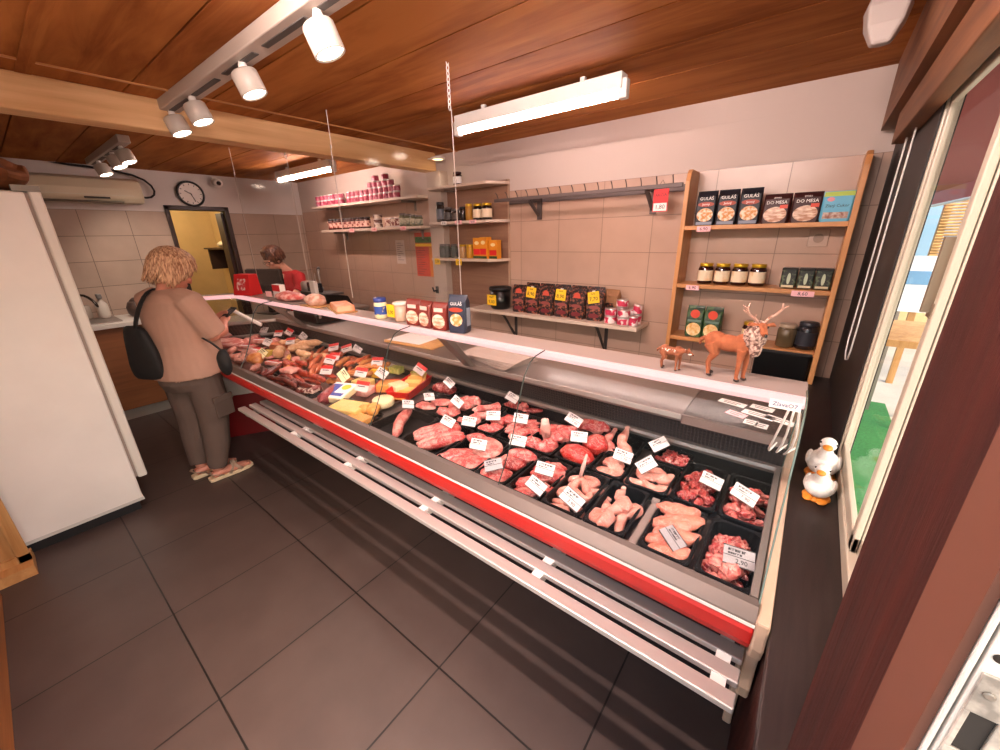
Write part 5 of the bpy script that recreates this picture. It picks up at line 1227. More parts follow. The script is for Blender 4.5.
for i, q in enumerate(((-.83, 1.27, 0, 20), (-.76, 1.28, .006, 70), (-.755, 1.37, .014, 40), (-.82, 1.41, .006, 60), (-.75, 1.43, .02, 20))): piece('pork_piece', 'pork piece around the wrapped white chop in the second row', 'pork', q[0], q[1], ZB+q[2], blob(.044, .030, .022, 120+i, .24), PORK, q[3], 'pork pieces in the second row')
piece('wrapped_chop', 'upright pale fat covered chop in the second row right of the pork strips', 'pork', -.800, 1.335, ZB+.035, blob(.020, .020, .045, 7, .2, u=16), SKIN_, 20, None, (12, 0))
# cards of the meat section: x, y, z, roll, lean, seed, price, label
for a in ((-.009, 1.02, .862, -9, .5, 1, '2,90', 'grey price card lying on the giblets at the window end', 'grey'), (-.172, 1.01, .846, -58, 1.2, 2, '', 'grey price card lying flat on the chicken breasts', 'grey'),
          (-.035, 1.31, .875, -30, .2, 3, '7,90', 'large white price card leaning on the pale meat strips', 'white'), (-.136, 1.335, .872, -22, .2, 1, '', 'white price card on the dark stewing meat', 'white'),
          (-.474, .965, .872, -33, .2, 4, '3,90', 'white price card on the chicken wings', 'white'), (-.347, 1.295, .878, 36, .1, 0, '', 'white price card tilted over the chicken tenders', 'white'), (-.352, 1.46, .885, 33, .1, 2, '', 'white price card standing before the offal tray', 'white'),
          (-.438, 1.305, .877, -14, 0, 1, '5,70', 'small white price card on the cut chicken left of the tenders', 'white'), (-.639, 1.335, .882, 0, 0, 3, '', 'white price card standing on the beef joints', 'white'), (-.731, 1.465, .882, -27, .1, 4, '17,90', 'white price card tilted over the shank at the back', 'white'),
          (-.636, 1.06, .873, -8, .1, 0, '', 'upper white price card on the small pork cutlets', 'white'), (-.612, .965, .866, -30, .3, 2, '', 'lower white price card on the small pork cutlets', 'white'), (-.811, .975, .868, 22, .5, 3, '', 'greyish price card lying before the rolled pork steaks', 'grey'),
          (-.831, 1.165, .878, -4, 0, 4, '', 'white price card behind the dark red slice', 'white'), (-.945, 1.045, .878, -3, 0, 1, '', 'white price card in the middle of the pork neck slices', 'white'), (-.937, 1.335, .882, -3, 0, 2, '', 'white price card standing on the pork strips', 'white'),
          (-1.059, 1.285, .882, 6, 0, 3, '', 'white price card on the red pork cuts', 'white'), (-1.123, 1.185, .874, -2, 0, 0, '', 'small white price card between the trotters and the neck slices', 'white'), (-1.105, 1.50, .888, -25, .1, 4, '', 'white price card on the diced pork under the grille', 'white'),
          (-1.203, 1.128, .874, -20, 0, 1, '', 'white price card on the pork belly ribs', 'white'), (-1.313, 1.305, .882, -32, 0, 2, '', 'white price card on the pale pork pieces', 'white'), (-1.532, 1.467, .888, -35, 0, 3, '', 'white price card by the dark meat at the back', 'white')):
    sm = a[7].startswith('small') or a[6] == ''
    price_card(a[7], a[0], a[1], a[2], a[3], 0, a[4], a[6], .074 if not sm else .068, .047 if not sm else .044, a[8], a[5])
price_card('narrow white price card turned sideways on the pork tenderloin', -1.512, 1.148, .874, -20, 55, 0, '', .06, .044, 'white', 1); price_card('narrow white price card turned sideways on the pork chops', -1.492, 1.275, .876, -15, 60, 0, '', .06, .044, 'white', 2)

# ------------------------------------------------------------------ delicatessen section
def sausmat(n, a, b, rough=.3): return M(n, a, rough, col2=b, vs=30, lo=.4, hi=.65, bump=.1, bs=120, coat=.2)
SM = {'dark': sausmat('dark_sausage', '#4a1410', '#7a2c1c'), 'red': sausmat('red_sausage', '#8e2a1a', '#b8482c'), 'orange': sausmat('orange_sausage', '#b4502c', '#d4784a'), 'tan': sausmat('tan_sausage', '#b86a34', '#d89458'),
      'frank': sausmat('pale_frankfurter', '#d08a7a', '#e4b0a0'), 'cheesestick': sausmat('smoked_cheese_stick', '#d08c2c', '#e8b45a'), 'pale': sausmat('pale_sausage', '#c8966a', '#e0b890'), 'log': sausmat('pink_ham_log', '#d07a70', '#e8aa9c'), 'salami': sausmat('purple_salami', '#7a2a30', '#a04a48')}
RAD = {'dark': .013, 'red': .014, 'orange': .014, 'tan': .015, 'frank': .017, 'cheesestick': .013, 'pale': .021, 'log': .036, 'salami': .036}
LBL = {'dark': 'dark smoked sausage in the heap at the front rail of the delicatessen section', 'red': 'red brown sausage lying behind the dark smoked sausages', 'orange': 'orange red thin sausage in the middle of the delicatessen section', 'tan': 'orange tan sausage right of the orange red ones near the cheeses',
       'frank': 'pale frankfurter near the far bend of the counter', 'cheesestick': 'yellow smoked cheese stick in the bundle behind the dark sausages', 'pale': 'pale beige sausage at the back behind the cheese sticks', 'log': 'pink ham log at the far bend of the counter', 'salami': 'thick purple salami log at the front rail next to the cheeses'}
def sausage(kind, x0, y0, x1, y1, z, bend, grp):
    L = math.hypot(x1-x0, y1-y0); L = max(L, .11); r = RAD[kind]*(1.22 if kind not in ('log', 'salami') else 1.05); n = 9
    P = []; Q = []
    for i in range(n):
        s = i/(n-1)*2-1
        P.append((s*L/2, bend*(1-s*s), r+.004*math.sin(i*2.+x0*9))); Q.append(r*(1-.75*max(0, abs(s)-.72)/.28))
    P = [(-L/2-r*.35, 0, r)]+P+[(L/2+r*.35, 0, r)]; Q = [r*.06]+Q+[r*.06]
    b = MB().tube(P, Q, 10)
    o = obj('sausage' if kind not in ('cheesestick', 'log', 'salami') else {'cheesestick': 'cheese_stick', 'log': 'ham_log', 'salami': 'salami'}[kind], b, SM[kind], None, True, loc=((x0+x1)/2, (y0+y1)/2, z), rot=(0, 0, math.atan2(y1-y0, x1-x0)))
    tag(o, LBL[kind], {'cheesestick': 'cheese', 'log': 'ham', 'salami': 'salami'}.get(kind, 'sausage'), grp)
    return o
DELI = [('dark', -2.873, 0.95, -2.877, 1.09), ('dark', -2.791, 0.952, -2.87, 1.125), ('dark', -2.679, 0.926, -2.825, 1.096), ('dark', -2.616, 0.921, -2.736, 1.071), ('dark', -2.747, 0.982, -2.416, 0.966), ('dark', -2.642, 0.952, -2.355, 0.964), ('dark', -2.58, 0.946, -2.289, 0.945), ('dark', -2.474, 0.926, -2.296, 0.961), ('dark', -2.669, 0.984, -2.382, 0.99), ('dark', -2.712, 0.954, -2.521, 0.987),
        ('red', -2.738, 1.149, -2.479, 1.134), ('red', -2.651, 1.123, -2.497, 1.121), ('red', -2.808, 1.191, -2.641, 1.187), ('red', -2.739, 1.119, -2.437, 1.061), ('red', -2.691, 1.068, -2.42, 1.025), ('red', -2.433, 1.139, -2.28, 1.122),
        ('orange', -2.463, 1.129, -2.743, 1.385), ('orange', -2.466, 1.153, -2.749, 1.414), ('orange', -2.559, 1.171, -2.82, 1.401), ('orange', -2.694, 1.225, -2.758, 1.341), ('orange', -2.923, 1.404, -3.113, 1.572), ('orange', -2.886, 1.429, -2.942, 1.542), ('orange', -2.42, 1.107, -2.603, 1.257), ('orange', -2.641, 1.436, -2.718, 1.567), ('orange', -2.547, 1.418, -2.592, 1.553), ('orange', -2.467, 1.361, -2.504, 1.525), ('orange', -2.766, 1.447, -2.839, 1.565), ('orange', -2.60, 1.24, -2.80, 1.44), ('orange', -2.68, 1.30, -2.93, 1.50), ('orange', -2.52, 1.22, -2.62, 1.40),
        ('tan', -2.321, 1.27, -2.347, 1.42), ('tan', -2.266, 1.205, -2.248, 1.321), ('tan', -2.445, 1.296, -2.554, 1.464), ('tan', -2.326, 1.321, -2.343, 1.452), ('tan', -2.19, 1.16, -2.194, 1.255), ('tan', -2.512, 1.492, -2.339, 1.485), ('tan', -2.28, 1.33, -2.22, 1.47), ('tan', -2.36, 1.16, -2.25, 1.26),
        ('frank', -3.264, 0.976, -3.442, 1.063), ('frank', -3.16, 0.983, -3.44, 1.102), ('frank', -3.433, 0.998, -3.501, 1.061), ('frank', -3.038, 0.973, -3.106, 1.051),
        ('cheesestick', -2.737, 1.078, -3.059, 1.241), ('cheesestick', -2.696, 1.077, -3.045, 1.25), ('cheesestick', -2.668, 1.083, -3.03, 1.26), ('cheesestick', -2.667, 1.097, -2.989, 1.253),
        ('pale', -3.298, 1.469, -3.132, 1.496), ('pale', -3.158, 1.321, -3.165, 1.394), ('pale', -2.913, 1.27, -2.779, 1.294), ('pale', -3.004, 1.349, -2.74, 1.225), ('pale', -2.86, 1.34, -2.74, 1.42),
        ('salami', -2.02, 0.945, -2.13, 1.12), ('log', -3.85, 1.30, -3.98, 1.40), ('log', -3.582, 1.35, -3.67, 1.45), ('log', -3.80, 1.22, -3.88, 1.29), ('log', -3.42, 1.44, -3.54, 1.50)]
GRP = {k: v+'s' for k, v in {'dark': 'dark smoked sausage', 'red': 'red brown sausage', 'orange': 'orange red sausage', 'tan': 'orange tan sausage', 'frank': 'pale frankfurter', 'cheesestick': 'smoked cheese stick', 'pale': 'pale beige sausage', 'log': 'pink ham log'}.items()}
rx = random.Random(11)
for kind, n_, xa, xb, ya, yb, a0, a1 in (('orange', 16, -2.95, -2.42, 1.26, 1.54, 100, 150), ('red', 9, -2.85, -2.32, 1.09, 1.20, -15, 25), ('tan', 9, -2.40, -2.18, 1.20, 1.54, 60, 120), ('dark', 7, -2.86, -2.34, .95, 1.05, -20, 20), ('pale', 5, -3.40, -3.0, 1.30, 1.52, 0, 60), ('frank', 4, -3.45, -3.08, .97, 1.10, 10, 60)):
    for q in range(n_):
        x, y, a = rx.uniform(xa, xb), rx.uniform(ya, yb), R(rx.uniform(a0, a1)); h_ = rx.uniform(.065, .095)
        DELI.append((kind, x-h_*math.cos(a), y-h_*math.sin(a), x+h_*math.cos(a), y+h_*math.sin(a)))
cnt = {}
ZD = .796
for kind, a, b_, c, d in DELI:
    k = cnt[kind] = cnt.get(kind, 0)+1
    z = ZD+(k % 4)*RAD[kind]*1.15
    if kind in ('log', 'salami'): z = ZD
    sausage(kind, a, b_, c, d, z, random.uniform(-.02, .02) if kind not in ('log', 'salami') else 0, GRP.get(kind))
for q in range(18):
    x, y = rx.uniform(-3.95, -3.0), rx.uniform(1.14, 1.5)
    o = obj('ham_slice', MB().lathe([(.045, 0), (.048, .004), (.046, .009)], 18).noise(.006, 30, q), SM['log'] if q % 3 else SM['frank'], None, True, loc=(x, y, .80+.008*(q % 5)), rot=(R(rx.uniform(-22, 22)), R(rx.uniform(-22, 22)), q*1.)); tag(o, 'pink ham slice among the ham logs in the bend of the counter', 'ham', 'pink ham slices in the bend')
def platter(lb, x0, x1, y0, y1, mat, h=.022):
    t = thing('platter', lb, 'platter', ((x0+x1)/2, (y0+y1)/2, .7725)); w, d = x1-x0, y1-y0
    b = MB(); b.rings([rrect(w-.03, d-.03, .02, 0), rrect(w, d, .025, h), rrect(w-.008, d-.008, .024, h), rrect(w-.035, d-.035, .018, .006)]); obj('platter_body', b, mat, t)
    obj('liner', MB().rings([rrect(w-.05, d-.05, .015, .0062), rrect(w-.05, d-.05, .015, .0075)]), M('liner_paper', '#7a4f44', .7), t)
WP = M('grey_platter', '#6e5f58', .4); TR = M('black_tray', '#100f10')
for q in (('black platter under the dark smoked sausages', -2.95, -2.27, .92, 1.06, TR), ('dark platter under the red brown sausages', -2.90, -2.26, 1.07, 1.21, TR), ('grey platter under the orange red sausages', -2.95, -2.40, 1.22, 1.58, WP), ('grey platter under the orange tan sausages', -2.39, -2.16, 1.22, 1.58, WP), ('grey platter under the pale frankfurters', -3.52, -2.98, .93, 1.12, WP), ('grey platter behind the frankfurters near the bend', -3.50, -2.97, 1.14, 1.57, WP), ('grey platter under the ham logs in the bend', -3.98, -3.53, 1.13, 1.50, WP), ('black platter under the cheese slab at the front rail', -2.25, -1.65, .92, 1.10, TR), ('grey platter under the cheeses before the divider', -2.15, -1.74, 1.12, 1.57, WP)): platter(*q)
def slab(name, lb, cat, x, y, z, w, d, h, mat, rz=0, rind=None, bev=.006, tilt=0):
    t = thing(name, lb, cat, (x, y, z)); t.rotation_euler = (R(tilt), 0, R(rz))
    obj('piece', MB().box(-w/2, -d/2, 0, w/2, d/2, h), mat, t, bevel=bev)
    if rind: obj('rind', MB().box(-w/2-.002, d/2-.004, -.001, w/2+.002, d/2+.003, h+.002).box(-w/2-.003, -d/2, -.001, -w/2+.003, d/2, h+.002), rind, t, bevel=.002)
    return t
CH = M('yellow_cheese', '#e0c070', .45, var=.05, vs=30); CHO = M('orange_cheese', '#dc9a4c', .45, var=.06, vs=30); CHP = M('pale_cheese', '#ead8a8', .45, var=.05, vs=30); RIND = M('dark_rind', '#3a2c1c', .5); RR_ = M('red_rind', '#c42a24', .35)
t = slab('cheese_pack', 'flat cheese pack with white, blue and yellow label by the salami', 'cheese', -2.03, 1.07, ZD+.03, .16, .17, .035, CHP, 20, None, .005, 10)
obj('pack_label', MB().box(-.075, -.08, .0352, .075, .08, .036), paper, t); obj('blue_print', MB().box(-.070, -.06, .0361, -.01, .06, .0366).box(-.01, -.06, .0361, .06, -.03, .0366), M('cobalt_print', '#2a3f9c', .5), t); obj('yellow_print', MB().lathe([(.028, .0362), (.028, .0368)], 20, at=(.03, .035, 0)), yell, t)
t = slab('cheese_block', 'pale yellow cheese slab on the black platter at the front rail', 'cheese', -1.83, 1.00, ZD, .19, .13, .045, CH, 18, RIND)
t = slab('cheese_block', 'yellow cheese block with a card behind the cheese slab', 'cheese', -2.10, 1.27, ZD, .12, .09, .05, CH, 15, RIND)
slab('cheese_block', 'bright yellow wedge at the back between tan sausages and wrapped cheeses', 'cheese', -2.18, 1.45, ZD, .09, .08, .06, M('bright_cheese', '#e8b030', .45), 25)
slab('cheese_block', 'orange cheese wedge in clear film left of the red tray', 'cheese', -1.93, 1.33, ZD, .12, .10, .05, CHO, 35, RR_); slab('cheese_block', 'pale cheese wedge in clear film beside the red tray', 'cheese', -1.84, 1.34, ZD, .10, .09, .06, CHP, -10)
slab('meat_pack', 'pink film wrapped pack between the yellow block and the wedges', 'pack', -1.99, 1.22, ZD, .08, .12, .035, M('pink_wrap', '#d8726a', .35, col2='#e8b4a4', vs=22), 20)
slab('cheese_block', 'flat orange cheese at the corner of the front rail and the divider', 'cheese', -1.69, .97, ZD, .13, .07, .03, CHO, 10)
t = thing('cheese_round', 'pale round cheese in a clear dish before the red tray', 'cheese', (-1.76, 1.17, ZD)); obj('cheese', MB().lathe([(.055, 0), (.06, .008), (.06, .035), (.055, .042)], 26), CHP, t, True); obj('dish', MB().lathe([(.062, 0), (.07, .03), (.068, .03), (.061, .003)], 26), acryl, t)
for q in ((-1.745, 1.04), (-1.69, 1.05), (-1.72, 1.085)): 
    o = obj('cheese_ball', MB().ell((0, 0, .028), (.034, .030, .028), u=16, v=10).noise(.003, 40, q[0]), CHO, None, True, loc=(q[0], q[1], ZD)); tag(o, 'peach coloured cheese ball by the front end of the divider', 'cheese', 'peach cheese balls')
t = thing('red_tray', 'red tray of sliced cheese standing along the clear divider', 'tray', (-1.80, 1.40, .7965), R(112)); b = MB(); b.rings([rrect(.30, .12, .01, 0), rrect(.33, .15, .012, .055), rrect(.32, .14, .012, .055), rrect(.29, .11, .01, .006)]); obj('tray_body', b, M('tray_red', '#cc1f18', .3), t)
obj('tray_rim', MB().rings([rrect(.332, .152, .012, .053), rrect(.336, .156, .012, .056), rrect(.322, .142, .012, .056), rrect(.32, .14, .012, .053)], loop=True), M('tray_red', '#cc1f18'), t)
for k in range(6): slab('cheese_slice', 'orange yellow cheese slice fanned in the red tray', 'cheese', -1.755-.018*k, 1.29+.042*k, .812+.006*k, .10, .085, .010, (CHO, CH)[k % 2], 20+4*k, None, .002, 14)['group'] = 'cheese slices in the red tray'
for q, lb in (((-2.10, 1.53), 'green herb cheese piece at the back left of the red tray'), ((-1.90, 1.55), 'green herb cheese piece at the back end of the red tray')): slab('herb_cheese', lb, 'cheese', q[0], q[1], ZD+.02, .09, .06, .045, M('herb_green', '#8ea23c', .5, col2='#d0c878', vs=40), 10)
def redpack(lb, x, y, z, rz, w=.11, d=.08): 
    t = slab('sausage_pack', lb, 'pack', x, y, z, w, d, .028, M('pink_wrap', '#d8726a'), rz, None, .008)
    obj('red_label', MB().box(-w*.4, -d*.1, .0285, w*.4, d*.42, .0295), BAND, t); obj('white_label', MB().box(-w*.4, -d*.40, .0285, w*.4, -d*.1, .0292), paper, t)
redpack('vacuum pack with red and white label lying on the frankfurter platter', -3.66, 1.19, ZD+.03, 25); redpack('vacuum pack with red label behind the beige block', -3.50, 1.20, ZD+.02, 10); redpack('vacuum pack with red label among the ham logs', -3.72, 1.32, ZD+.045, 40); redpack('narrow red labelled pack before the cheese sticks', -3.00, 1.12, ZD+.02, 15, .14, .05)
slab('ham_block', 'peach coloured ham block near the back of the bend', 'ham', -3.47, 1.37, ZD, .14, .10, .06, M('peach_ham', '#d8885c', .4, var=.08), 12); slab('cheese_box', 'yellow green box with a white card on it near the bend', 'box', -3.34, 1.20, ZD, .11, .09, .055, M('box_yellow', '#c8b050', .5), 25)
piece('bacon_slab', 'thick pale bacon slab nearest the customer in the bend', 'bacon', -3.92, 1.14, ZD, blob(.13, .075, .035, 131, .10, u=24), M('bacon', '#d87c74', .4, col2='#f0c0b4', vs=10, stretch=(1, 1, 6), lo=.45, hi=.55), 40); piece('bacon_slab', 'layered bacon slab behind the nearest one in the bend', 'bacon', -4.16, 1.16, ZD, blob(.10, .07, .05, 132, .12, u=24), M('bacon', '#d87c74'), 60)
piece('meat_roll', 'brown roasted meat roll left of the dark smoked sausages', 'meat', -3.12, 1.05, ZD+.02, blob(.055, .045, .036, 133, .12), SM['tan'], 20)
for q in ((-3.30, 1.30), (-3.22, 1.25)): piece('round_sausage', 'round pale sausage end behind the yellow green box', 'sausage', q[0], q[1], ZD, blob(.038, .036, .032, q[0]*7, .08), SM['pale'], 0, 'round pale sausage ends')
t = slab('fat_pack', 'film pack of dark meat with white fat pieces at the end of the dark sausages', 'pack', -2.32, 1.03, ZD, .13, .09, .03, M('speckled_meat', '#7a2a24', .3, col2='#e8cfc0', vs=46, lo=.5, hi=.55), 20, None, .01)
slab('sausage_pack', 'glossy pink film pack on the red brown sausages', 'pack', -2.66, 1.08, ZD+.045, .11, .08, .028, M('pink_wrap', '#d8726a'), 15, None, .01)
t = thing('plastic_box', 'clear lidded plastic box at the back of the delicatessen section', 'box', (-2.25, 1.535, ZD)); obj('box_body', MB().box(-.09, -.035, 0, .09, .035, .05), M('smoky_plastic', '#8a7a6c', .3), t, bevel=.006); obj('lid', MB().box(-.095, -.04, .05, .095, .04, .06), M('clear_lid', '#d8c8bc'), t, bevel=.003)
for a in ((-3.919, 1.444, -2, 'small grey price card at the back of the bend', 'white'), (-3.408, 1.259, -12, 'white price card standing on the yellow green box', 'white'), (-3.091, 1.092, -25, 'cream price card on the roasted meat roll', 'cream'), (-3.66, 1.458, 5, 'red banded price card at the back behind the ham logs', 'deli'), (-3.632, 1.54, -20, 'red banded price card at the very back of the bend', 'deli'), (-3.28, 1.386, 10, 'red banded price card on the peach ham block', 'deli'), (-3.342, 1.522, -30, 'white price card at the back behind the pale sausages', 'white'), (-2.507, 1.292, -6, 'red banded price card in the middle of the orange red sausages', 'deli'),
          (-2.551, 1.35, 4, 'red banded price card behind the middle one on the orange red sausages', 'deli'), (-2.675, 1.522, 22, 'red banded price card at the back of the orange red sausages', 'deli'), (-2.796, 1.486, 14, 'red banded price card at the left back of the orange red sausages', 'deli'), (-2.60, 1.57, -20, 'white price card at the back between orange red and tan sausages', 'white'), (-2.197, 1.455, 4, 'red banded price card on the bright yellow wedge', 'deli'), (-1.968, 1.324, -25, 'white price card on the film wrapped orange wedge', 'white'), (-1.872, 1.123, -3, 'red banded price card behind the cheese slab', 'deli'), (-2.09, 1.26, -4, 'red banded price card on the yellow cheese block', 'deli'), (-2.13, 1.164, -40, 'cream price card between the salami and the tan sausages', 'cream'), (-2.317, 1.16, 2, 'red banded price card beside the red brown sausages', 'deli'), (-1.829, 1.51, -28, 'red banded price card at the back of the red tray', 'deli')):
    price_card(a[3], a[0], a[1], .90, a[2], 0, 0, '', .085, .06, a[4], int(abs(a[0]*100)))

# ------------------------------------------------------------------ people
SKINT = M('skin', '#c98670', .5, var=.06, vs=25, sss=.0); SKINP = M('skin_pale', '#d29a84', .5, var=.05, vs=25)
def hand(b, base, fwd, palm, k=1., curl=.5, thumb=1):
    """palm and five separate fingers; fwd runs along the fingers, palm is the direction the palm faces"""
    f = Vector(fwd).normalized(); p = Vector(palm).normalized(); s = f.cross(p).normalized(); base = Vector(base)
    b.tube([base-f*.01*k, base+f*.03*k, base+f*.075*k], [.024*k, .036*k, .036*k], 12, flat=.5)
    for i, (off, ln) in enumerate(((-.030, .062), (-.010, .074), (.010, .070), (.029, .055))):
        q = base+f*.078*k+s*off*k; P = [q-f*.012*k, q]; d = f.copy()
        for j in range(3):
            d = (d+p*curl*(.55+.1*i)).normalized(); q = q+d*ln*k*(.45, .32, .23)[j]; P.append(q)
        b.tube(P, [.0088*k, .0092*k, .0085*k, .008*k, .0065*k], 8)
    q = base+f*.022*k-s*.030*k*thumb
    b.tube([q, q+(f*.5-s*.8*thumb+p*.3).normalized()*.028*k, q+(f*.8-s*.7*thumb+p*.9).normalized()*.056*k], [.012*k, .0105*k, .008*k], 8)
def head(b, c, fw, k=1.):
    """face looks along fw (in the yz plane and sideways)"""
    f = Vector(fw).normalized(); s = Vector((0, 0, 1)).cross(f).normalized()*-1; u = s.cross(f)*1
    if u.z < 0: u = -u
    m = Matrix((s, f, u)).transposed()
    def P(x, y, z): return Vector(c)+m @ Vector((x*k, y*k, z*k))
    def E(x, y, z, r): b.ell(P(x, y, z), [a*k for a in r], m, 18, 12)
    E(0, 0, .02, (.074, .092, .095)); E(0, .018, -.045, (.058, .068, .065)); E(0, .045, -.085, (.035, .038, .028))
    E(0, .080, .022, (.052, .018, .014)); E(0, .092, -.012, (.012, .022, .024)); E(0, .102, -.024, (.015, .013, .010))
    E(0, .082, -.052, (.025, .012, .007)); E(0, .080, -.064, (.022, .012, .008))
    for q in (-1, 1): E(.042*q, .062, -.018, (.024, .022, .022)); E(.076*q, -.006, -.012, (.010, .020, .030))
    return P, m
def hair(parent, c, fw, k, mat, n=90, length=118, fringe=62, r=.0165, seed=1, puff=1.0, name='hair'):
    f = Vector(fw).normalized(); s = Vector((0, 0, 1)).cross(f).normalized()*-1; u = s.cross(f)
    if u.z < 0: u = -u
    m = Matrix((s, f, u)).transposed(); rr = random.Random(seed); b = MB()
    b.ell(Vector(c)+m @ Vector((0, -.018*k, .034*k)), (.083*k*puff, .094*k*puff, .092*k*puff), m, 22, 14)
    for i in range(n):
        ph = 2*PI*i/n+rr.uniform(-.05, .05); front = math.cos(ph)       # ph 0 looks forward
        L = length-(length-fringe)*max(0, front)**.8
        if front > .55: L = fringe+rr.uniform(-6, 6)
        L += rr.uniform(-8, 6); P = []; Q = []; st = rr.uniform(2, 24)
        for j in range(8):
            t = j/7; th = R(st+(L-st)*t)
            th2 = min(th, R(104)); rx, ry, rz = .090*puff, .104*puff, .108*puff
            drop = max(0, th-R(104))*.125
            w = rr.uniform(-.004, .004)
            P.append(Vector(c)+m @ Vector(((rx*math.sin(th2)+w)*math.sin(ph+.12*math.sin(i+t*3))*k*(1-.15*drop/.05*.5), (ry*math.sin(th2)*math.cos(ph)-.018+w)*k, (.030+rz*math.cos(th2)-drop)*k)))
            Q.append(r*k*(.55, .85, 1, 1, .95, .85, .65, .2)[j])
        b.tube(P, Q, 7, flat=.6)
    return obj(name, b, mat, parent, True)
HB = M('blonde_hair', '#86583a', .55, col2='#d8b08c', vs=34, stretch=(3, 3, .45), lo=.36, hi=.6)
HR = M('brown_hair', '#3a1a12', .5, col2='#7a4a34', vs=40, stretch=(2, 2, .4), lo=.4, hi=.62)
BEIGE = M('beige_tshirt', '#aa8674', .85, var=.04, vs=6, bump=.25, bs=9); TAUPE = M('taupe_trousers', '#5c4c44', .85, var=.05, vs=6, bump=.35, bs=11)
# customer: local +y is the way she faces
cust = thing('person', 'woman with blond bob in beige T-shirt and brown trousers standing at the counter with phone', 'person', (-3.33, .70, 0), R(22))
HC = (0.0, .080, 1.490); FW = (.12, .82, -.46)
b = MB()
P_, m_ = head(b, HC, FW, 1.0)
b.tube([(0, .035, 1.47), (0, .010, 1.40), (0, -.005, 1.33)], [.054, .056, .075], 14)
b.tube([(0, 0, 1.36), (0, .0, 1.25), (0, .01, 1.05), (0, 0, .92), (0, -.01, .82)], [.10, .145, .155, .15, .14], 18)
for s in (-1, 1):
    b.ell((.135*s, -.005, 1.315), (.075, .075, .065))
    b.tube([(.165*s, -.005, 1.315), (.205*s, .03, 1.19), (.215*s, .075, 1.075), (.17*s, .17, 1.085), (.085*s, .265, 1.125)], [.060, .054, .046, .040, .027], 14)
    b.tube([(.085*s, -.005, .86), (.088*s, .005, .66), (.085*s, -.015, .48), (.085*s, -.045, .30), (.082*s, -.075, .08)], [.098, .080, .058, .055, .034], 14)
    fx = .085*s; ry = 0 if s > 0 else .05
    b.tube([(fx-.02, -.11, .045), (fx, -.055, .055), (fx+.036, .035, .045), (fx+.058, .10, .038)], [.034, .038, .038, .026], 12, flat=.75)
    for q in range(5): b.ell((fx+.066+(q-2)*.0155, .123-.010*abs(q-1 if s > 0 else q-3)*.8, .036), (.0085, .018, .010))
hand(b, (.085, .265, 1.125), (-.55, .75, .25), (-.5, -.3, .8), .95, .55, 1)
hand(b, (-.085, .265, 1.125), (.6, .75, .2), (.5, -.3, .8), .95, .55, -1)
body = remesh('body', b, SKINT, .0052, cust, 3)
hair(cust, HC, FW, 1.05, HB, 190, 150, 74, .0115, 3, 1.17)
# shirt
b = MB()
rg = [(1.395, 0, .012, .072, .066), (1.365, 0, .0, .135, .095), (1.32, 0, -.008, .190, .120), (1.24, 0, -.004, .200, .150), (1.14, 0, .012, .202, .170), (1.04, 0, .022, .206, .182), (.94, 0, .014, .222, .192), (.86, 0, .002, .236, .196), (.815, 0, -.002, .242, .200)]
b.rings([[(cx+rx*math.cos(2*PI*q/28)*abs(math.cos(2*PI*q/28))**-.12 if abs(math.cos(2*PI*q/28)) > .02 else cx, cy+ry*math.sin(2*PI*q/28), z+.006*math.sin(q*2.1)*(1 if z < .9 else 0)) for q in range(28)] for z, cx, cy, rx, ry in rg])
for s in (-1, 1):
    b.tube([(.10*s, -.005, 1.345), (.165*s, -.003, 1.318), (.205*s, .022, 1.21), (.222*s, .052, 1.125), (.222*s, .066, 1.095)], [.068, .088, .084, .080, .080], 16)
b.noise(.007, 9, 4)
sh = remesh('tshirt', b, BEIGE, .0075, cust, 3, label='beige T-shirt with short sleeves')
# trousers
b = MB()
b.rings([[(rx*math.cos(2*PI*q/24), cy+ry*math.sin(2*PI*q/24), z) for q in range(24)] for z, cy, rx, ry in ((.93, 0, .185, .150), (.85, -.008, .205, .172), (.78, -.012, .208, .172), (.72, -.01, .195, .150))])
for s in (-1, 1):
    b.tube([(.100*s, -.01, .80), (.104*s, .0, .62), (.102*s, -.012, .46), (.098*s, -.038, .30), (.092*s, -.062, .16), (.090*s, -.070, .105)], [.112, .108, .092, .085, .070, .060], 18)
b.noise(.010, 10, 6)
tr = remesh('trousers', b, TAUPE, .0075, cust, 3, label='grey brown cargo trousers gathered at the ankles')
obj('cargo_pocket', MB().rings([[(.200, -.06, .50), (.218, -.06, .50), (.218, .075, .50), (.200, .075, .50)], [(.205, -.06, .645), (.224, -.06, .645), (.224, .075, .645), (.205, .075, .645)]]), TAUPE, tr, bevel=.008)
obj('pocket_flap', MB().rings([[(.208, -.066, .615), (.230, -.066, .615), (.230, .08, .615), (.208, .08, .615)], [(.205, -.066, .66), (.226, -.066, .66), (.226, .08, .66), (.205, .08, .66)]]), TAUPE, tr, bevel=.006)
SOLE = M('cream_sole', '#d9c3a0', .6); STRAP = M('beige_strap', '#a8907c', .6)
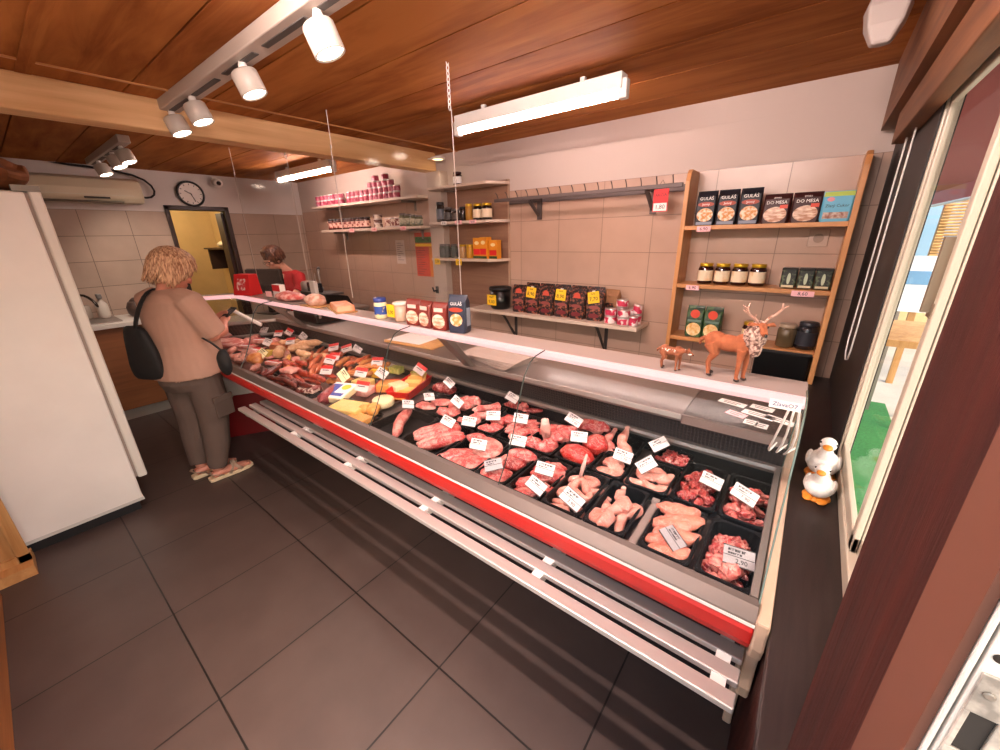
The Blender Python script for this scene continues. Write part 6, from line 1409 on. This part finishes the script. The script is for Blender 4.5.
for s in (-1, 1):
    fx = .085*s
    sn = obj('sandal', MB().rings([[(fx+w_*c_, y, z) for c_ in (-1, 1)]+[(fx+w_*c_, y, z+.026) for c_ in (1, -1)] for y, w_, z in ((-.088, .024, .001), (-.07, .036, .001), (0, .038, .001), (.09, .048, .001), (.165, .046, .002), (.205, .028, .006))]), SOLE, cust, bevel=.004, rot=(0, 0, R(-21)), loc=(.0, .034*s-.055, 0))
    st = MB()
    for y0, y1 in ((.04, .115), (.115, .04)):
        st.tube([(fx-.046, y0, .022), (fx-.040, y0*.6+y1*.4, .060), (fx, (y0+y1)/2, .090), (fx+.040, y0*.4+y1*.6, .060), (fx+.046, y1, .022)], [.022]*5, 8, flat=.22)
    st.tube([(fx-.036, .0, .03), (fx-.034, -.07, .065), (fx, -.085, .07), (fx+.034, -.07, .065), (fx+.036, .0, .03)], [.011]*5, 8, flat=.3)
    obj('strap', st, STRAP, sn, True)
# phone and bags
ph = thing('mobile_phone', 'black mobile phone held in the hands of the customer', 'phone', (-3.41, 1.03, 1.165)); ph.rotation_euler = (R(35), 0, R(8))
obj('phone_body', MB().box(-.037, -.075, -.005, .037, .075, .005), black, ph, bevel=.004); obj('screen', MB().box(-.034, -.071, .005, .034, .071, .0056), M('phone_screen', '#181c24', .1), ph)
t = thing('handbag', 'large black shoulder bag hanging behind the customer on a wide strap', 'bag', (-3.33, .70, 0), R(22))
bb = MB(); bb.rings([[(-.10+w_*math.cos(2*PI*q/20)*(1+.04*math.sin(q*3)), -.195+.02*(1.1-z)+d_*math.sin(2*PI*q/20), z) for q in range(20)] for z, w_, d_ in ((.83, .10, .03), (.845, .13, .05), (.94, .14, .058), (1.06, .12, .048), (1.15, .09, .035), (1.19, .065, .022))]); bb.noise(.016, 11, 3)
obj('bag_body', bb, M('black_fabric', '#0f0e0f', .75, bump=.3, bs=14), t, True, sub=1)
sp2 = MB(); sp2.tube([(-.06, -.215, 1.16), (-.035, -.195, 1.25), (-.03, -.150, 1.33), (-.045, -.085, 1.395), (-.075, .0, 1.405), (-.12, .09, 1.34), (-.15, .13, 1.28)], [.021]*7, 8, flat=.28); obj('strap', sp2, M('black_fabric', '#0f0e0f'), t, True, sub=1)
t = thing('pouch', 'small black pouch hanging in front of the customer against the counter', 'bag', (-2.85, .780, .955), R(0))
bb = MB().ell((0, 0, 0), (.05, .036, .09), u=20, v=14).noise(.008, 14, 5); obj('pouch_body', bb, M('black_fabric', '#0f0e0f'), t, True); obj('strap', MB().tube([(-.01, .0, .08), (-.10, -.01, .11), (-.24, -.02, .13)], [.008]*3, 6, flat=.4), M('black_fabric', '#0f0e0f'), t, True)
# shop assistant
cl = thing('person', 'shop assistant with short brown hair and a red shirt bending behind the counter', 'person', (-5.02, 2.30, 0), R(196))
HC = (.02, .20, 1.47); FW = (.10, .80, -.35); b = MB()
P_, m_ = head(b, HC, FW, 1.0)
b.tube([(.012, .15, 1.42), (0, .10, 1.36), (0, .05, 1.29)], [.052, .056, .075], 14)
b.tube([(0, .06, 1.32), (0, .04, 1.2), (0, .0, 1.0), (0, -.03, .86)], [.10, .135, .14, .14], 16)
for s in (-1, 1):
    b.ell((.14*s, .05, 1.27), (.07, .07, .06)); b.tube([(.165*s, .05, 1.27), (.225*s, .11, 1.14), (.21*s, .22, 1.06), (.13*s, .33, 1.06)], [.056, .048, .040, .028], 14)
    b.tube([(.09*s, -.03, .86), (.09*s, 0, .48), (.09*s, -.03, .08)], [.095, .060, .038], 14); b.tube([(.09*s, -.08, .04), (.095*s, .04, .045), (.10*s, .14, .035)], [.034, .04, .028], 10, flat=.7)
    hand(b, (.13*s, .33, 1.06), (-.3*s, .85, -.1), (-.2*s, .1, -.9), .92, .35, s)
remesh('body', b, SKINP, .006, cl, 3)
hair(cl, HC, FW, 1.03, HR, 120, 120, 50, .013, 8, 1.13)
for s in (-1, 1): obj('eye', MB().ell(P_(.032*s, .078, .004), (.011, .008, .008), m_, 10, 8), M('eye_dark', '#1c1412', .2), cl, True)
gm = MB()
for s in (-1, 1): 
    c_ = P_(.034*s, .098, .004); gm.tube([c_+m_ @ Vector((.024*math.cos(2*PI*q/12), 0, .018*math.sin(2*PI*q/12))) for q in range(13)], .002, 5)
gm.tube([P_(-.010, .104, .004), P_(.010, .104, .004)], .002, 5); obj('glasses', gm, black, cl, True)
b = MB(); b.rings([[(rx*math.cos(2*PI*q/24), cy+ry*math.sin(2*PI*q/24), z) for q in range(24)] for z, cy, rx, ry in ((1.335, .085, .075, .066), (1.31, .06, .14, .09), (1.26, .045, .19, .115), (1.15, .03, .185, .15), (1.0, .0, .18, .155), (.85, -.03, .19, .155), (.78, -.03, .195, .155))])
for s in (-1, 1): b.tube([(.10*s, .055, 1.295), (.17*s, .055, 1.272), (.225*s, .105, 1.15), (.222*s, .15, 1.10)], [.058, .074, .070, .064], 14)
b.noise(.006, 9, 2); remesh('shirt', b, M('red_shirt', '#a8161c', .8, var=.06, vs=6), .008, cl, 3, label='red shirt')
b = MB(); b.rings([[(rx*math.cos(2*PI*q/20), -.03+ry*math.sin(2*PI*q/20), z) for q in range(20)] for z, rx, ry in ((.86, .18, .145), (.76, .19, .15))])
for s in (-1, 1): b.tube([(.095*s, -.03, .80), (.095*s, 0, .46), (.092*s, -.03, .10)], [.105, .082, .062], 14)
remesh('trousers', b, M('dark_trousers', '#23222a', .85), .009, cl, 3)
for s in (-1, 1): obj('shoe', MB().rings([[(.09*s+w_*c_, y, z) for c_ in (-1, 1)]+[(.09*s+w_*c_*.8, y, z+h_) for c_ in (1, -1)] for y, w_, z, h_ in ((-.12, .03, .001, .07), (-.06, .045, .001, .085), (.06, .05, .001, .07), (.16, .045, .001, .05), (.20, .025, .002, .03))]), M('white_shoe', '#d8d4ce', .6), cl, bevel=.008)

# ------------------------------------------------------------------ light
def area(name, loc, sx, sy, power, col, rot=(0, 0, 0)):
    l = bpy.data.lights.new(name, 'AREA'); l.shape = 'RECTANGLE'; l.size = sx; l.size_y = sy; l.energy = power; l.color = col
    o = bpy.data.objects.new(name, l); COL.objects.link(o); o.location = loc; o.rotation_euler = rot; return o
PK = (1, .80, .80)
WARM = (1, .86, .72)
for hx in (-1.37, -1.95, -2.56, -2.90, -5.0, -4.45, -4.15):
    l = bpy.data.lights.new('spot_light', 'SPOT'); l.energy = 6 if hx > -3 else 15; l.spot_size = R(95); l.spot_blend = .7; l.shadow_soft_size = .045; l.color = WARM
    o = bpy.data.objects.new('spot_light', l); COL.objects.link(o); o.location = (hx+.03, .90, 2.205); o.rotation_euler = (R(14), R(-14 if hx > -3 else 32), 0)
for x, y, z, e in ((-2.80, 2.73, 2.315, 2.5), (-3.62, 2.78, 2.372, 1.2)):
    l = bpy.data.lights.new('spot_light', 'SPOT'); l.energy = e; l.spot_size = R(110); l.spot_blend = .6; l.shadow_soft_size = .04; l.color = WARM
    o = bpy.data.objects.new('spot_light', l); COL.objects.link(o); o.location = (x, y, z)
l = bpy.data.lights.new('back_room_bulb', 'POINT'); l.energy = 22; l.color = (1, .86, .62); l.shadow_soft_size = .08
o = bpy.data.objects.new('back_room_bulb', l); COL.objects.link(o); o.location = (-6.6, 1.5, 2.25)
W = bpy.data.worlds.new('world'); SC.world = W; W.use_nodes = True
nt = W.node_tree; sk = nt.nodes.new('ShaderNodeTexSky'); sk.sky_type = 'NISHITA'; sk.sun_disc = False; sk.sun_elevation = R(48); sk.sun_rotation = R(120); sk.air_density = 1.2; sk.dust_density = 3
bg = nt.nodes['Background']; tn = nt.nodes.new('ShaderNodeMix'); tn.data_type = 'RGBA'; tn.blend_type = 'MULTIPLY'; tn.inputs['Factor'].default_value = 1; tn.inputs['B'].default_value = (1, .90, .80, 1); nt.links.new(sk.outputs['Color'], tn.inputs['A']); nt.links.new(tn.outputs['Result'], bg.inputs['Color']); bg.inputs['Strength'].default_value = .7

# ------------------------------------------------------------------ camera
cam = bpy.data.cameras.new('camera'); co = bpy.data.objects.new('camera', cam); COL.objects.link(co); SC.camera = co
cam.sensor_fit = 'HORIZONTAL'; cam.sensor_width = 36; cam.lens = 389.24/1000*36; cam.clip_start = .02; cam.clip_end = 100
yaw, pit, rol = -.668015, -.343927, -.0217144
f = Vector((math.sin(yaw)*math.cos(pit), math.cos(yaw)*math.cos(pit), math.sin(pit)))
r = Vector((math.cos(yaw), -math.sin(yaw), 0)); u = r.cross(f)
r2 = r*math.cos(rol)+u*math.sin(rol); u2 = -r*math.sin(rol)+u*math.cos(rol)
mm = Matrix((r2, u2, -f)).transposed().to_4x4(); mm.translation = (0, 0, 1.68)
co.matrix_world = mm
SC.view_settings.view_transform = 'Standard'; SC.view_settings.look = 'None'; SC.view_settings.gamma = 1; SC.view_settings.use_curve_mapping = False
SC.view_settings.exposure = .12
SC.cycles.transparent_max_bounces = 24
